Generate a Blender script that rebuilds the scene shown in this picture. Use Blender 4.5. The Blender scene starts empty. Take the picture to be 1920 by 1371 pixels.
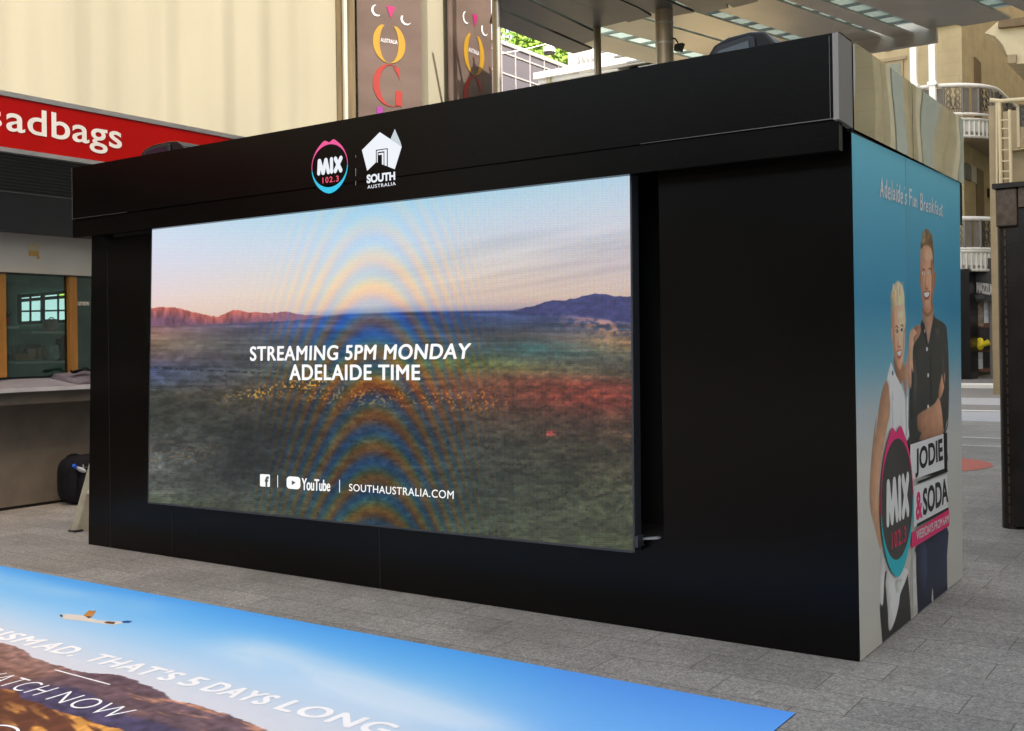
import bpy, math, random
import numpy as np
from mathutils import Vector, Matrix, Euler
random.seed(7)
S = bpy.context.scene
C = S.collection
# ------------------------------------------------------------------ camera, world, sun, exposure
CF, CPX, CPY = 2031.66057, 986.69895, 633.75243
CR = (1.5758, 0.01481, 0.59578)
CL = (7.76139, -5.21916, 1.56023)
cam = bpy.data.cameras.new('camera'); co = bpy.data.objects.new('camera', cam); C.objects.link(co)
co.location = CL; co.rotation_euler = CR
cam.sensor_fit = 'HORIZONTAL'; cam.sensor_width = 36; cam.lens = CF / 1920 * 36
cam.shift_x = (960 - CPX) / 1920; cam.shift_y = (CPY - 685.5) / 1920
cam.clip_start = 0.05; cam.clip_end = 600
S.camera = co
S.view_settings.view_transform = 'Standard'; S.view_settings.look = 'None'
EXPO = 2.52
S.view_settings.exposure = EXPO; S.view_settings.gamma = 1
SUN = Vector((0.76, -0.30, 0.92)).normalized()
el = math.asin(SUN.z); az = math.atan2(SUN.x, SUN.y)
w = bpy.data.worlds.new("World"); S.world = w; w.use_nodes = True
wn = w.node_tree.nodes; wl = w.node_tree.links
sky = wn.new('ShaderNodeTexSky'); sky.sky_type = 'NISHITA'; sky.sun_disc = False
sky.sun_elevation = el; sky.sun_rotation = az
sky.air_density = 1.0; sky.dust_density = 2.5; sky.ozone_density = 1.0
tint = wn.new('ShaderNodeVectorMath'); tint.operation = 'MULTIPLY'; tint.inputs[1].default_value = (1.24, 1.0, .73)
wl.new(sky.outputs[0], tint.inputs[0]); wl.new(tint.outputs[0], wn['Background'].inputs[0]); wn['Background'].inputs[1].default_value = 0.15
sd = bpy.data.lights.new('sun', 'SUN'); sd.energy = 2.0; sd.angle = math.radians(0.5); sd.color = (1, .93, .82)
so = bpy.data.objects.new('sun', sd); C.objects.link(so)
so.rotation_euler = SUN.to_track_quat('Z', 'Y').to_euler()

# ------------------------------------------------------------------ photo measuring helpers (a pixel of the photo -> a point on a real plane)
RM = np.array(Euler(CR, 'XYZ').to_matrix())
def ray(u, v):
    return np.array(CL), RM @ np.array([(u - CPX) / CF, -(v - CPY) / CF, -1.0])
def hit(u, v, ax, val):
    o, d = ray(u, v); t = (val - o[ax]) / d[ax]; return Vector(o + t * d)
def PX(u, v, x): return hit(u, v, 0, x)
def PY(u, v, y): return hit(u, v, 1, y)
def PZ(u, v, z): return hit(u, v, 2, z)
def plane_hit(u, v, p0, n):
    o, d = ray(u, v); n = np.array(n); t = n.dot(np.array(p0) - o) / n.dot(d); return Vector(o + t * d)
def project(P):
    q = (np.asarray(P, float) - np.array(CL)) @ RM
    return CPX - CF * q[..., 0] / q[..., 2], CPY + CF * q[..., 1] / q[..., 2]

# ------------------------------------------------------------------ materials
def lin(c):
    return tuple((x / 12.92 if x <= .04045 else ((x + .055) / 1.055) ** 2.4) for x in [k / 255 for k in c])
def newmat(name):
    m = bpy.data.materials.new(name); m.use_nodes = True
    return m, m.node_tree.nodes, m.node_tree.links, m.node_tree.nodes['Principled BSDF']
def mat(name, col, rough=.6, metal=0, var=.12, scale=3.0, bump=0.0, bscale=40, spec=.5, detail=6, coat=0, stretch=(1, 1, 1)):
    m, N, L, b = newmat(name)
    b.inputs['Roughness'].default_value = rough; b.inputs['Metallic'].default_value = metal
    b.inputs['Specular IOR Level'].default_value = spec; b.inputs['Coat Weight'].default_value = coat
    tc = N.new('ShaderNodeTexCoord'); mp = N.new('ShaderNodeMapping'); mp.inputs['Scale'].default_value = stretch
    L.new(tc.outputs['Object'], mp.inputs[0])
    n = N.new('ShaderNodeTexNoise'); n.inputs['Scale'].default_value = scale; n.inputs['Detail'].default_value = detail
    L.new(mp.outputs[0], n.inputs['Vector'])
    r = N.new('ShaderNodeValToRGB'); r.color_ramp.elements[0].position = .3; r.color_ramp.elements[1].position = .7
    r.color_ramp.elements[0].color = [max(0, c * (1 - var)) for c in col] + [1]
    r.color_ramp.elements[1].color = [min(1, c * (1 + var)) for c in col] + [1]
    L.new(n.outputs[0], r.inputs[0]); L.new(r.outputs[0], b.inputs['Base Color'])
    if bump:
        n2 = N.new('ShaderNodeTexNoise'); n2.inputs['Scale'].default_value = bscale; n2.inputs['Detail'].default_value = 4
        L.new(mp.outputs[0], n2.inputs['Vector'])
        bp = N.new('ShaderNodeBump'); bp.inputs['Strength'].default_value = bump; bp.inputs['Distance'].default_value = .02
        L.new(n2.outputs[0], bp.inputs['Height']); L.new(bp.outputs[0], b.inputs['Normal'])
    return m
def attr_mat(name, rough=.6, emit=0, spec=.3, grain=0.0):
    m, N, L, b = newmat(name)
    a = N.new('ShaderNodeAttribute'); a.attribute_name = 'Col'
    src = a.outputs['Color']
    if grain:
        tc = N.new('ShaderNodeTexCoord'); n = N.new('ShaderNodeTexNoise'); n.inputs['Scale'].default_value = 260; n.inputs['Detail'].default_value = 3
        L.new(tc.outputs['Object'], n.inputs['Vector'])
        mr = N.new('ShaderNodeMapRange'); mr.inputs[1].default_value = .3; mr.inputs[2].default_value = .7
        mr.inputs[3].default_value = 1 - grain; mr.inputs[4].default_value = 1 + grain; L.new(n.outputs[0], mr.inputs[0])
        mx = N.new('ShaderNodeVectorMath'); mx.operation = 'SCALE'; L.new(src, mx.inputs[0]); L.new(mr.outputs[0], mx.inputs['Scale']); src = mx.outputs[0]
    b.inputs['Roughness'].default_value = rough; b.inputs['Specular IOR Level'].default_value = spec
    if emit:
        b.inputs['Base Color'].default_value = (.015, .015, .015, 1)
        L.new(src, b.inputs['Emission Color']); b.inputs['Emission Strength'].default_value = emit
    else:
        L.new(src, b.inputs['Base Color'])
    return m
def emis(name, col, st):
    m, N, L, b = newmat(name); b.inputs['Base Color'].default_value = (.02, .02, .02, 1)
    n = N.new('ShaderNodeTexNoise'); n.inputs['Scale'].default_value = 6
    tc = N.new('ShaderNodeTexCoord'); L.new(tc.outputs['Object'], n.inputs['Vector'])
    r = N.new('ShaderNodeValToRGB'); r.color_ramp.elements[0].color = [c * .92 for c in col] + [1]; r.color_ramp.elements[1].color = list(col) + [1]
    L.new(n.outputs[0], r.inputs[0]); L.new(r.outputs[0], b.inputs['Emission Color'])
    b.inputs['Emission Strength'].default_value = st; return m
def glass(name, tint, refl=.18, rough=.03):
    m, N, L, b = newmat(name); N.remove(b)
    t = N.new('ShaderNodeBsdfTransparent'); t.inputs[0].default_value = (*tint, 1)
    g = N.new('ShaderNodeBsdfGlossy'); g.inputs['Roughness'].default_value = rough; g.inputs[0].default_value = (.9, .95, .93, 1)
    fr = N.new('ShaderNodeFresnel'); fr.inputs[0].default_value = 1.45
    ad = N.new('ShaderNodeMath'); ad.operation = 'ADD'; ad.inputs[1].default_value = refl; ad.use_clamp = True; L.new(fr.outputs[0], ad.inputs[0])
    mx = N.new('ShaderNodeMixShader'); L.new(ad.outputs[0], mx.inputs[0]); L.new(t.outputs[0], mx.inputs[1]); L.new(g.outputs[0], mx.inputs[2])
    L.new(mx.outputs[0], N['Material Output'].inputs[0]); return m
def translucent(name, col):
    m, N, L, b = newmat(name); N.remove(b)
    t = N.new('ShaderNodeBsdfTranslucent'); t.inputs[0].default_value = (*col, 1)
    d = N.new('ShaderNodeBsdfTransparent'); d.inputs[0].default_value = (*col, 1)
    mx = N.new('ShaderNodeMixShader'); mx.inputs[0].default_value = .55
    L.new(t.outputs[0], mx.inputs[1]); L.new(d.outputs[0], mx.inputs[2]); L.new(mx.outputs[0], N['Material Output'].inputs[0]); return m

def paver_mat():
    m, N, L, b = newmat('granite_pavers')
    tc = N.new('ShaderNodeTexCoord'); mp = N.new('ShaderNodeMapping'); mp.inputs['Location'].default_value = (.40, .51, 0)
    L.new(tc.outputs['Object'], mp.inputs[0])
    br = N.new('ShaderNodeTexBrick'); br.inputs['Scale'].default_value = 1; br.inputs['Brick Width'].default_value = .61
    br.inputs['Row Height'].default_value = .272; br.inputs['Mortar Size'].default_value = .003; br.inputs['Mortar Smooth'].default_value = .3
    br.offset = .36; br.offset_frequency = 2; br.squash = 1
    br.inputs['Color1'].default_value = (0, 0, 0, 1); br.inputs['Color2'].default_value = (1, 1, 1, 1); br.inputs['Mortar'].default_value = (.5, .5, .5, 1)
    L.new(mp.outputs[0], br.inputs['Vector'])
    cr = N.new('ShaderNodeValToRGB')
    for k, (p, c) in enumerate([(0, (.222, .216, .203)), (1, (.275, .268, .25))]):
        cr.color_ramp.elements[k].position = p; cr.color_ramp.elements[k].color = (*c, 1)
    L.new(br.outputs['Color'], cr.inputs[0])
    # speckle, squashed grains
    def noise(sc, det, st=(1, 1, 1)):
        m2 = N.new('ShaderNodeMapping'); m2.inputs['Scale'].default_value = st; L.new(tc.outputs['Object'], m2.inputs[0])
        n = N.new('ShaderNodeTexNoise'); n.inputs['Scale'].default_value = sc; n.inputs['Detail'].default_value = det; n.inputs['Roughness'].default_value = .65
        L.new(m2.outputs[0], n.inputs['Vector']); return n
    def mul(a, fac_out, lo, hi, f0=.3, f1=.7):
        mr = N.new('ShaderNodeMapRange'); mr.inputs[1].default_value = f0; mr.inputs[2].default_value = f1
        mr.inputs[3].default_value = lo; mr.inputs[4].default_value = hi; L.new(fac_out, mr.inputs[0])
        v = N.new('ShaderNodeVectorMath'); v.operation = 'SCALE'; L.new(a, v.inputs[0]); L.new(mr.outputs[0], v.inputs['Scale']); return v.outputs[0]
    sp = noise(70, 5, (1, 1.5, 1)); big = noise(1.1, 5); st2 = noise(6, 4); fine = noise(26, 6)
    c = mul(cr.outputs[0], sp.outputs[0], .5, 1.5, .36, .64)
    c = mul(c, fine.outputs[0], .66, 1.34)
    c = mul(c, big.outputs[0], .74, 1.18)
    c = mul(c, st2.outputs[0], .9, 1.08)
    # dark joints: short cross joints strong, mortar
    mx = N.new('ShaderNodeMix'); mx.data_type = 'RGBA'; L.new(br.outputs['Fac'], mx.inputs[0]); L.new(c, mx.inputs[6]); mx.inputs[7].default_value = (.075, .07, .062, 1)
    L.new(mx.outputs[2], b.inputs['Base Color'])
    # dropped gum spots
    vo = N.new('ShaderNodeTexVoronoi'); vo.inputs['Scale'].default_value = 2.1; L.new(tc.outputs['Object'], vo.inputs['Vector'])
    mr = N.new('ShaderNodeMapRange'); mr.inputs[1].default_value = .024; mr.inputs[2].default_value = .036; mr.inputs[3].default_value = .55; mr.inputs[4].default_value = 1
    L.new(vo.outputs['Distance'], mr.inputs[0])
    v = N.new('ShaderNodeVectorMath'); v.operation = 'SCALE'; L.new(mx.outputs[2], v.inputs[0]); L.new(mr.outputs[0], v.inputs['Scale']); L.new(v.outputs[0], b.inputs['Base Color'])
    b.inputs['Roughness'].default_value = .62
    bp = N.new('ShaderNodeBump'); bp.inputs['Strength'].default_value = .25; bp.inputs['Distance'].default_value = .003
    L.new(sp.outputs[0], bp.inputs['Height']); L.new(bp.outputs[0], b.inputs['Normal'])
    return m

def black_panel_mat(nm='satin_black_board', spec_=.15):
    m, N, L, b = newmat(nm)
    tc = N.new('ShaderNodeTexCoord')
    n = N.new('ShaderNodeTexNoise'); n.inputs['Scale'].default_value = 1.3; n.inputs['Detail'].default_value = 5; L.new(tc.outputs['Object'], n.inputs['Vector'])
    r = N.new('ShaderNodeValToRGB'); r.color_ramp.elements[0].color = (.0022, .0017, .0014, 1); r.color_ramp.elements[1].color = (.0042, .0031, .0026, 1)
    L.new(n.outputs[0], r.inputs[0])
    ms = N.new('ShaderNodeMapping'); ms.inputs['Scale'].default_value = (1.2, 1, 5); ms.inputs['Rotation'].default_value = (0, .5, 0); L.new(tc.outputs['Object'], ms.inputs[0])
    ns = N.new('ShaderNodeTexNoise'); ns.inputs['Scale'].default_value = 7; ns.inputs['Detail'].default_value = 9; ns.inputs['Roughness'].default_value = .75; L.new(ms.outputs[0], ns.inputs['Vector'])
    rs = N.new('ShaderNodeMapRange'); rs.inputs[1].default_value = .60; rs.inputs[2].default_value = .80; rs.inputs[3].default_value = 0; rs.inputs[4].default_value = .5; L.new(ns.outputs[0], rs.inputs[0])
    mx = N.new('ShaderNodeMix'); mx.data_type = 'RGBA'; L.new(rs.outputs[0], mx.inputs[0]); L.new(r.outputs[0], mx.inputs[6]); mx.inputs[7].default_value = (.016, .014, .012, 1)
    L.new(mx.outputs[2], b.inputs['Base Color'])
    mr = N.new('ShaderNodeMapRange'); mr.inputs[3].default_value = .20; mr.inputs[4].default_value = .30; L.new(n.outputs[0], mr.inputs[0]); L.new(mr.outputs[0], b.inputs['Roughness'])
    b.inputs['Specular IOR Level'].default_value = spec_
    n2 = N.new('ShaderNodeTexNoise'); n2.inputs['Scale'].default_value = 450; L.new(tc.outputs['Object'], n2.inputs['Vector'])
    bp = N.new('ShaderNodeBump'); bp.inputs['Strength'].default_value = .08; bp.inputs['Distance'].default_value = .001
    L.new(n2.outputs[0], bp.inputs['Height']); L.new(bp.outputs[0], b.inputs['Normal'])
    return m

def mirror_mat():
    m, N, L, b = newmat('mirror_film_panel')
    b.inputs['Metallic'].default_value = 1; b.inputs['Roughness'].default_value = .015; 
    tc = N.new('ShaderNodeTexCoord'); n = N.new('ShaderNodeTexNoise'); n.inputs['Scale'].default_value = 1.5; n.inputs['Detail'].default_value = 1
    L.new(tc.outputs['Object'], n.inputs['Vector'])
    r = N.new('ShaderNodeValToRGB'); r.color_ramp.elements[0].color = (.62, .60, .56, 1); r.color_ramp.elements[1].color = (.72, .70, .66, 1)
    L.new(n.outputs[0], r.inputs[0]); L.new(r.outputs[0], b.inputs['Base Color'])
    n.inputs['Scale'].default_value = 1.3
    bp = N.new('ShaderNodeBump'); bp.inputs['Strength'].default_value = .02; bp.inputs['Distance'].default_value = .01
    L.new(n.outputs[0], bp.inputs['Height']); L.new(bp.outputs[0], b.inputs['Normal'])
    return m

def block_mat(name, col, bw=1.1, rh=.45, line=.86):
    m, N, L, b = newmat(name)
    tc = N.new('ShaderNodeTexCoord'); sep = N.new('ShaderNodeSeparateXYZ'); L.new(tc.outputs['Object'], sep.inputs[0])
    ad = N.new('ShaderNodeMath'); L.new(sep.outputs[0], ad.inputs[0]); L.new(sep.outputs[1], ad.inputs[1])
    cb = N.new('ShaderNodeCombineXYZ'); L.new(ad.outputs[0], cb.inputs[0]); L.new(sep.outputs[2], cb.inputs[1])
    br = N.new('ShaderNodeTexBrick'); br.inputs['Scale'].default_value = 1; br.inputs['Brick Width'].default_value = bw; br.inputs['Row Height'].default_value = rh
    br.inputs['Mortar Size'].default_value = .012; L.new(cb.outputs[0], br.inputs['Vector'])
    br.inputs['Color1'].default_value = (*[c * .95 for c in col], 1); br.inputs['Color2'].default_value = (*col, 1); br.inputs['Mortar'].default_value = (*[c * line for c in col], 1)
    n = N.new('ShaderNodeTexNoise'); n.inputs['Scale'].default_value = 1.4; n.inputs['Detail'].default_value = 8; L.new(tc.outputs['Object'], n.inputs['Vector'])
    mr = N.new('ShaderNodeMapRange'); mr.inputs[1].default_value = .3; mr.inputs[2].default_value = .7; mr.inputs[3].default_value = .85; mr.inputs[4].default_value = 1.08; L.new(n.outputs[0], mr.inputs[0])
    v = N.new('ShaderNodeVectorMath'); v.operation = 'SCALE'; L.new(br.outputs[0], v.inputs[0]); L.new(mr.outputs[0], v.inputs['Scale']); L.new(v.outputs[0], b.inputs['Base Color'])
    b.inputs['Roughness'].default_value = .75; return m

M = dict(
    paver=paver_mat(), black=black_panel_mat(), black2=black_panel_mat('matt_black_fascia', .10), mirror=mirror_mat(),
    seam=mat('dark_gap', (.002, .002, .002), .8), hair_line=mat('panel_joint_edge', (.013, .013, .013), .5),
    rimgrey=mat('grey_screen_rim', (.032, .035, .042), .45),
    cream=mat('cream_render', (.232, .220, .165), .75, var=.06, scale=.9, bump=.08, bscale=60, stretch=(1, 1, .3)),  # vertically stretched tone imitates the soft streaks of light on the wall
    red=mat('red_sign_face', (.36, .003, .002), .45, var=.05, spec=.15), whitep=mat('white_paint', (.8, .8, .78), .5, var=.05),
    offwhite=mat('aged_offwhite_board', (.42, .41, .37), .6, var=.05, scale=2, bump=.1),
    alu=mat('dull_aluminium', (.33, .34, .35), .4, .5), darkband=mat('dark_band', (.02, .02, .022), .4),
    soffit=mat('dark_ribbed_soffit', (.035, .04, .038), .5), orangewood=mat('orange_timber', (.25, .12, .025), .45, var=.2, scale=8, stretch=(1, 1, .2)),
    teal=mat('teal_shop_wall', (.30, .52, .45), .7, var=.25, scale=2.5), ledge=mat('grey_stone_ledge', (.20, .20, .235), .42, var=.1, scale=6),
    taupe=mat('taupe_rendered_counter', (.125, .108, .088), .7, var=.14, scale=5, bump=.15, bscale=30),
    terracotta=mat('terracotta', (.55, .24, .12), .7, var=.25), fern=mat('small_plants', (.06, .10, .03), .7, var=.5, scale=30),
    greybag=mat('grey_cloth', (.42, .47, .43), .8, var=.3, scale=9), pinkbag=mat('faded_pink_paper', (.62, .42, .36), .7, var=.25, scale=9),
    bpack=mat('black_nylon', (.007, .007, .010), .85, spec=.15, var=.5, scale=12, bump=.3, bscale=80), bluecap=mat('blue_plastic', (.02, .12, .75), .35),
    bottle=mat('clear_pale_plastic', (.6, .65, .75), .2), mauve=mat('mauve_grey_nylon', (.085, .075, .10), .6, var=.3, scale=12, bump=.5, bscale=25),
    ladder=mat('cream_enamel_metal', (.50, .47, .37), .5, var=.15, scale=10), rubber=mat('black_rubber', (.015, .015, .015), .7),
    polebrown=mat('bronzed_metal', (.20, .155, .095), .38, .5, var=.25, scale=3, stretch=(3, 3, .3)), polegrey=mat('brushed_grey_metal', (.42, .40, .35), .4, .6, var=.2, scale=4, stretch=(4, 4, .3)),
    canopydk=mat('grey_perforated_panel', (.085, .083, .080), .42, .25, var=.12, scale=2.0), canopybg=mat('beige_polished_panel', (.40, .375, .325), .28, .5, var=.14, scale=.9),
    canglass=translucent('frosted_canopy_glass', (.46, .52, .49)), tealglass=glass('shop_window_glass', (.80, .90, .86), .02),
    cladding=mat('lavender_grey_cladding', (.085, .086, .115), .3, var=.06, scale=.5), whiteline=mat('white_joint_strip', (.25, .25, .27), .5),
    navy=mat('navy_glass', (.012, .03, .075), .12, var=.3, scale=.4), paleblue=mat('pale_blue_mullion', (.35, .45, .6), .5),
    leaf=mat('leaves', (.16, .30, .035), .5, var=.6, scale=3), bark=mat('bark', (.09, .065, .045), .9, var=.3, scale=12),
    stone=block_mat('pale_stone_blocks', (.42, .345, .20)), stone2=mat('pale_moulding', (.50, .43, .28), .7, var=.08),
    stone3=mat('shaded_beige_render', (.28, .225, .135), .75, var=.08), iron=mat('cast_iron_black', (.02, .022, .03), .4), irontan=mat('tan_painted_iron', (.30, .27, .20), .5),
    boardgrey=mat('grey_balcony_board', (.16, .15, .135), .6), brown=mat('brown_timber_door', (.13, .085, .035), .6, var=.2, scale=6), winglass=mat('dull_green_pane', (.16, .18, .13), .25),
    kiosk=mat('dark_brown_metal', (.03, .024, .02), .42, .4, var=.3, scale=5, bump=.1), kioskrim=mat('worn_brown_trim', (.12, .085, .06), .4, .5, var=.3, scale=20),
    yellow=mat('yellow_plastic', (.8, .65, .03), .5), shopdark=mat('shop_interior_dark', (.03, .028, .025), .7), posters=mat('poster_brown', (.36, .27, .2), .6, var=.5, scale=6),
    posterw=mat('poster_white', (.65, .67, .68), .6, var=.2, scale=8), magenta=mat('magenta_print', (.35, .03, .08), .6, var=.6, scale=30), lit=emis('lit_sign', (1, .98, .92), .75),
    signgrey=mat('grey_sign_letters', (.42, .42, .40), .5), asphalt=mat('pale_asphalt', (.19, .19, .19), .8, var=.15, scale=9, bump=.2), strip=mat('pale_blue_grey_paving', (.36, .38, .42), .7, var=.08, scale=6),
    whitestrip=mat('white_kerb_stone', (.8, .8, .77), .6, var=.05), redpaint=mat('red_ground_paint', (.45, .10, .07), .6, var=.1, scale=12),
    glassbanner=mat('smoky_glass_banner', (.105, .076, .066), .22, .15, var=.18, scale=.9, stretch=(1, 1, 2.5)), yellowp=mat('ochre_print', (.25, .145, .008), .4, var=.05), redp=mat('red_print', (.20, .016, .012), .4, var=.05),
    magp=mat('magenta_wedge_print', (.22, .006, .075), .4), purp=mat('purple_print', (.16, .015, .16), .4), silver=mat('silver_print', (.5, .51, .55), .3),
    plasticbk=mat('black_plastic_housing', (.005, .005, .0065), .38, spec=.25), plasticdg=mat('dark_grey_plastic', (.02, .022, .027), .35, spec=.3), lens=mat('dark_lens', (.01, .02, .035), .08),
    winlight=emis('window_reflection_glow', (.50, .72, .72), .26), reflglow2=emis('leaf_reflection_glow', (.25, .42, .06), .6), parch=mat('aged_sticker', (.46, .40, .25), .7, var=.15, scale=20), parch2=mat('orange_sticker', (.42, .25, .06), .7),
    farstone=mat('brown_stone_far', (.09, .07, .052), .7, var=.2, scale=.4), greyrender=mat('grey_render', (.50, .49, .47), .5, var=.05, scale=.5),
)
K = 2 ** -EXPO
M['ewhite'] = emis('lit_white_lettering', (1, 1, 1), K * 1.0)
M['pinkL'] = emis('lit_pink_lips', lin((240, 75, 150)), K * 1.0); M['cyanL'] = emis('lit_cyan_lips', lin((0, 195, 232)), K * 1.0)
M['redL'] = emis('lit_red_digits', lin((240, 70, 105)), K); M['wL'] = emis('lit_white_emblem', lin((238, 243, 250)), K); M['gL'] = emis('lit_grey_emblem', lin((198, 208, 214)), K)

# ------------------------------------------------------------------ mesh helpers
def tag(o, label=None, cat=None, group=None, kind=None):
    if label: o['label'] = label
    if cat: o['category'] = cat
    if group: o['group'] = group
    if kind: o['kind'] = kind
    return o
def empty(name, loc, label=None, cat=None, group=None):
    o = bpy.data.objects.new(name, None); o.empty_display_size = .2; C.objects.link(o); o.location = loc
    return tag(o, label, cat, group)
class MB:
    def __init__(s): s.starts = []; s.v = []; s.f = []; s.m = []; s.mi = 0; s.sm = []
    def add(s, vs, fs, smooth=False):
        b = len(s.v); s.starts.append((len(s.v), len(s.f))); s.v += [tuple(p) for p in vs]
        for f in fs: s.f.append([i + b for i in f]); s.m.append(s.mi); s.sm.append(smooth)
        return s
    def box(s, x0, x1, y0, y1, z0, z1):
        vs = [(x, y, z) for z in (z0, z1) for y in (y0, y1) for x in (x0, x1)]
        return s.add(vs, [(0, 2, 3, 1), (4, 5, 7, 6), (0, 1, 5, 4), (2, 6, 7, 3), (0, 4, 6, 2), (1, 3, 7, 5)])
    def prism(s, poly, off):
        off = Vector(off); n = len(poly); vs = [Vector(p) for p in poly] + [Vector(p) + off for p in poly]
        return s.add(vs, [tuple(range(n))[::-1], tuple(range(n, 2 * n))] + [(i, (i + 1) % n, n + (i + 1) % n, n + i) for i in range(n)])
    def poly(s, poly): return s.add(poly, [tuple(range(len(poly)))])
    def tube(s, pts, r, n=8, caps=True):
        pts = [Vector(p) for p in pts]; rs = r if isinstance(r, (list, tuple)) else [r] * len(pts)
        vs = []; prev = None
        for i, p in enumerate(pts):
            d = (pts[min(i + 1, len(pts) - 1)] - pts[max(i - 1, 0)]).normalized()
            a = d.orthogonal().normalized() if prev is None else (prev - d * prev.dot(d)).normalized()
            prev = a; b_ = d.cross(a)
            for k in range(n):
                t = 2 * math.pi * k / n; vs.append(p + (a * math.cos(t) + b_ * math.sin(t)) * rs[i])
        fs = [(i * n + k, i * n + (k + 1) % n, (i + 1) * n + (k + 1) % n, (i + 1) * n + k) for i in range(len(pts) - 1) for k in range(n)]
        s.add(vs, fs, True)
        if caps: s.add(vs[:n], [tuple(range(n))[::-1]]); s.add(vs[-n:], [tuple(range(n))])
        return s
    def cyl(s, x, y, z0, z1, r, n=20): return s.tube([(x, y, z0), (x, y, z1)], r, n)
    def blob(s, c, rad, n=10, m=14, sq=1.0, zmin=-1):
        vs = []; 
        for i in range(n + 1):
            t = math.pi * i / n
            for k in range(m):
                p = 2 * math.pi * k / m
                q = [math.sin(t) * math.cos(p), math.sin(t) * math.sin(p), max(math.cos(t), zmin)]
                q = [math.copysign(abs(a) ** sq, a) for a in q]
                vs.append((c[0] + q[0] * rad[0], c[1] + q[1] * rad[1], c[2] + q[2] * rad[2]))
        return s.add(vs, [(i * m + k, i * m + (k + 1) % m, (i + 1) * m + (k + 1) % m, (i + 1) * m + k) for i in range(n) for k in range(m)], True)
    def mat(s, i): s.mi = i; return s
    def split(s, name, mats, parent=None, bevel=0):
        st = getattr(s, 'starts'); st = st + [(len(s.v), len(s.f))]; out = []
        for (v0, f0), (v1, f1) in zip(st[:-1], st[1:]):
            m = MB(); m.v = s.v[v0:v1]; m.f = [[i - v0 for i in f] for f in s.f[f0:f1]]; m.m = s.m[f0:f1]; m.sm = s.sm[f0:f1]; out.append(m.build(name, mats, parent, bevel))
        return out[0]
    def build(s, name, mats, parent=None, bevel=0, loc=None):
        me = bpy.data.meshes.new(name)
        off = Vector(loc) if loc is not None else (parent.matrix_world.translation.copy() if False else Vector((0, 0, 0)))
        me.from_pydata([tuple(Vector(p)) for p in s.v], [], s.f)
        for mm in (mats if isinstance(mats, (list, tuple)) else [mats]): me.materials.append(mm)
        me.polygons.foreach_set('material_index', s.m); me.polygons.foreach_set('use_smooth', s.sm)
        me.update(); me.validate()
        o = bpy.data.objects.new(name, me); C.objects.link(o)
        if parent is not None:
            o.parent = parent; o.matrix_parent_inverse = Matrix.Translation(-world_loc(parent))
        if bevel:
            bv = o.modifiers.new('bevel', 'BEVEL'); bv.width = bevel; bv.segments = 2; bv.limit_method = 'ANGLE'
        return o
def world_loc(o):
    l = Vector(o.location)
    while o.parent: 
        l = o.matrix_parent_inverse.translation + l; o = o.parent; l = l + Vector(o.location)
    return l
def struct(o): o['kind'] = 'structure'; return o

_fontcache = {}
def text_geo(s, bold=0.0, spacing=1.0, res=6):
    key = (s, bold, spacing)
    if key in _fontcache: return _fontcache[key]
    cu = bpy.data.curves.new('t', 'FONT'); cu.body = s; cu.offset = bold; cu.space_character = spacing; cu.resolution_u = res
    o = bpy.data.objects.new('t', cu); C.objects.link(o)
    dg = bpy.context.evaluated_depsgraph_get(); dg.update()
    me = bpy.data.meshes.new_from_object(o.evaluated_get(dg))
    vs = [(v.co.x, v.co.y) for v in me.vertices]; fs = [tuple(p.vertices) for p in me.polygons]
    bpy.data.objects.remove(o); bpy.data.curves.remove(cu); bpy.data.meshes.remove(me)
    _fontcache[key] = (vs, fs); return vs, fs
def nn_flip(ex, ey):
    n = ex.cross(ey); return n.dot(Vector(CL) - Vector((3, 0, 1))) > 0
def text_into(mb, s, BL, BR, TR, TL, bold=0.0, spacing=1.0, lift=(0, 0, 0), warp=None, fat=0.0, sel=None):
    vs, fs = text_geo(s, bold, spacing)
    xs = [p[0] for p in vs]; ys = [p[1] for p in vs]; x0, x1, y0, y1 = min(xs), max(xs), min(ys), max(ys)
    BL, BR, TR, TL = map(Vector, (BL, BR, TR, TL)); out = []
    if fat:
        hgt = (TL - BL).length * fat; ex = (BR - BL).normalized() * hgt; ey = (TL - BL).normalized() * hgt; nn = ex.cross(ey).normalized() * (.00012 if nn_flip(ex, ey) else -.00012)
        for k, (dx_, dy_) in enumerate(((1, 0), (-1, 0), (0, .6), (0, -.6), (.7, .5), (-.7, -.5))):
            o_ = ex * dx_ + ey * dy_ + nn * (k + 1); text_into(mb, s, BL + o_, BR + o_, TR + o_, TL + o_, bold, spacing, lift, warp, 0.0, sel)
    for x, y in vs:
        a = (x - x0) / (x1 - x0); b = (y - y0) / (y1 - y0)
        if warp: a, b = warp(a, b)
        out.append((BL * (1 - a) + BR * a) * (1 - b) + (TL * (1 - a) + TR * a) * b + Vector(lift))
    if sel:
        fs = [f for f in fs if sel[0] < sum(vs[i][0] for i in f) / len(f) < sel[1]]; used = sorted({i for f in fs for i in f}); mp_ = {i: k for k, i in enumerate(used)}
        out = [out[i] for i in used]; fs = [[mp_[i] for i in f] for f in fs]
    mb.add(out, fs)
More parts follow.
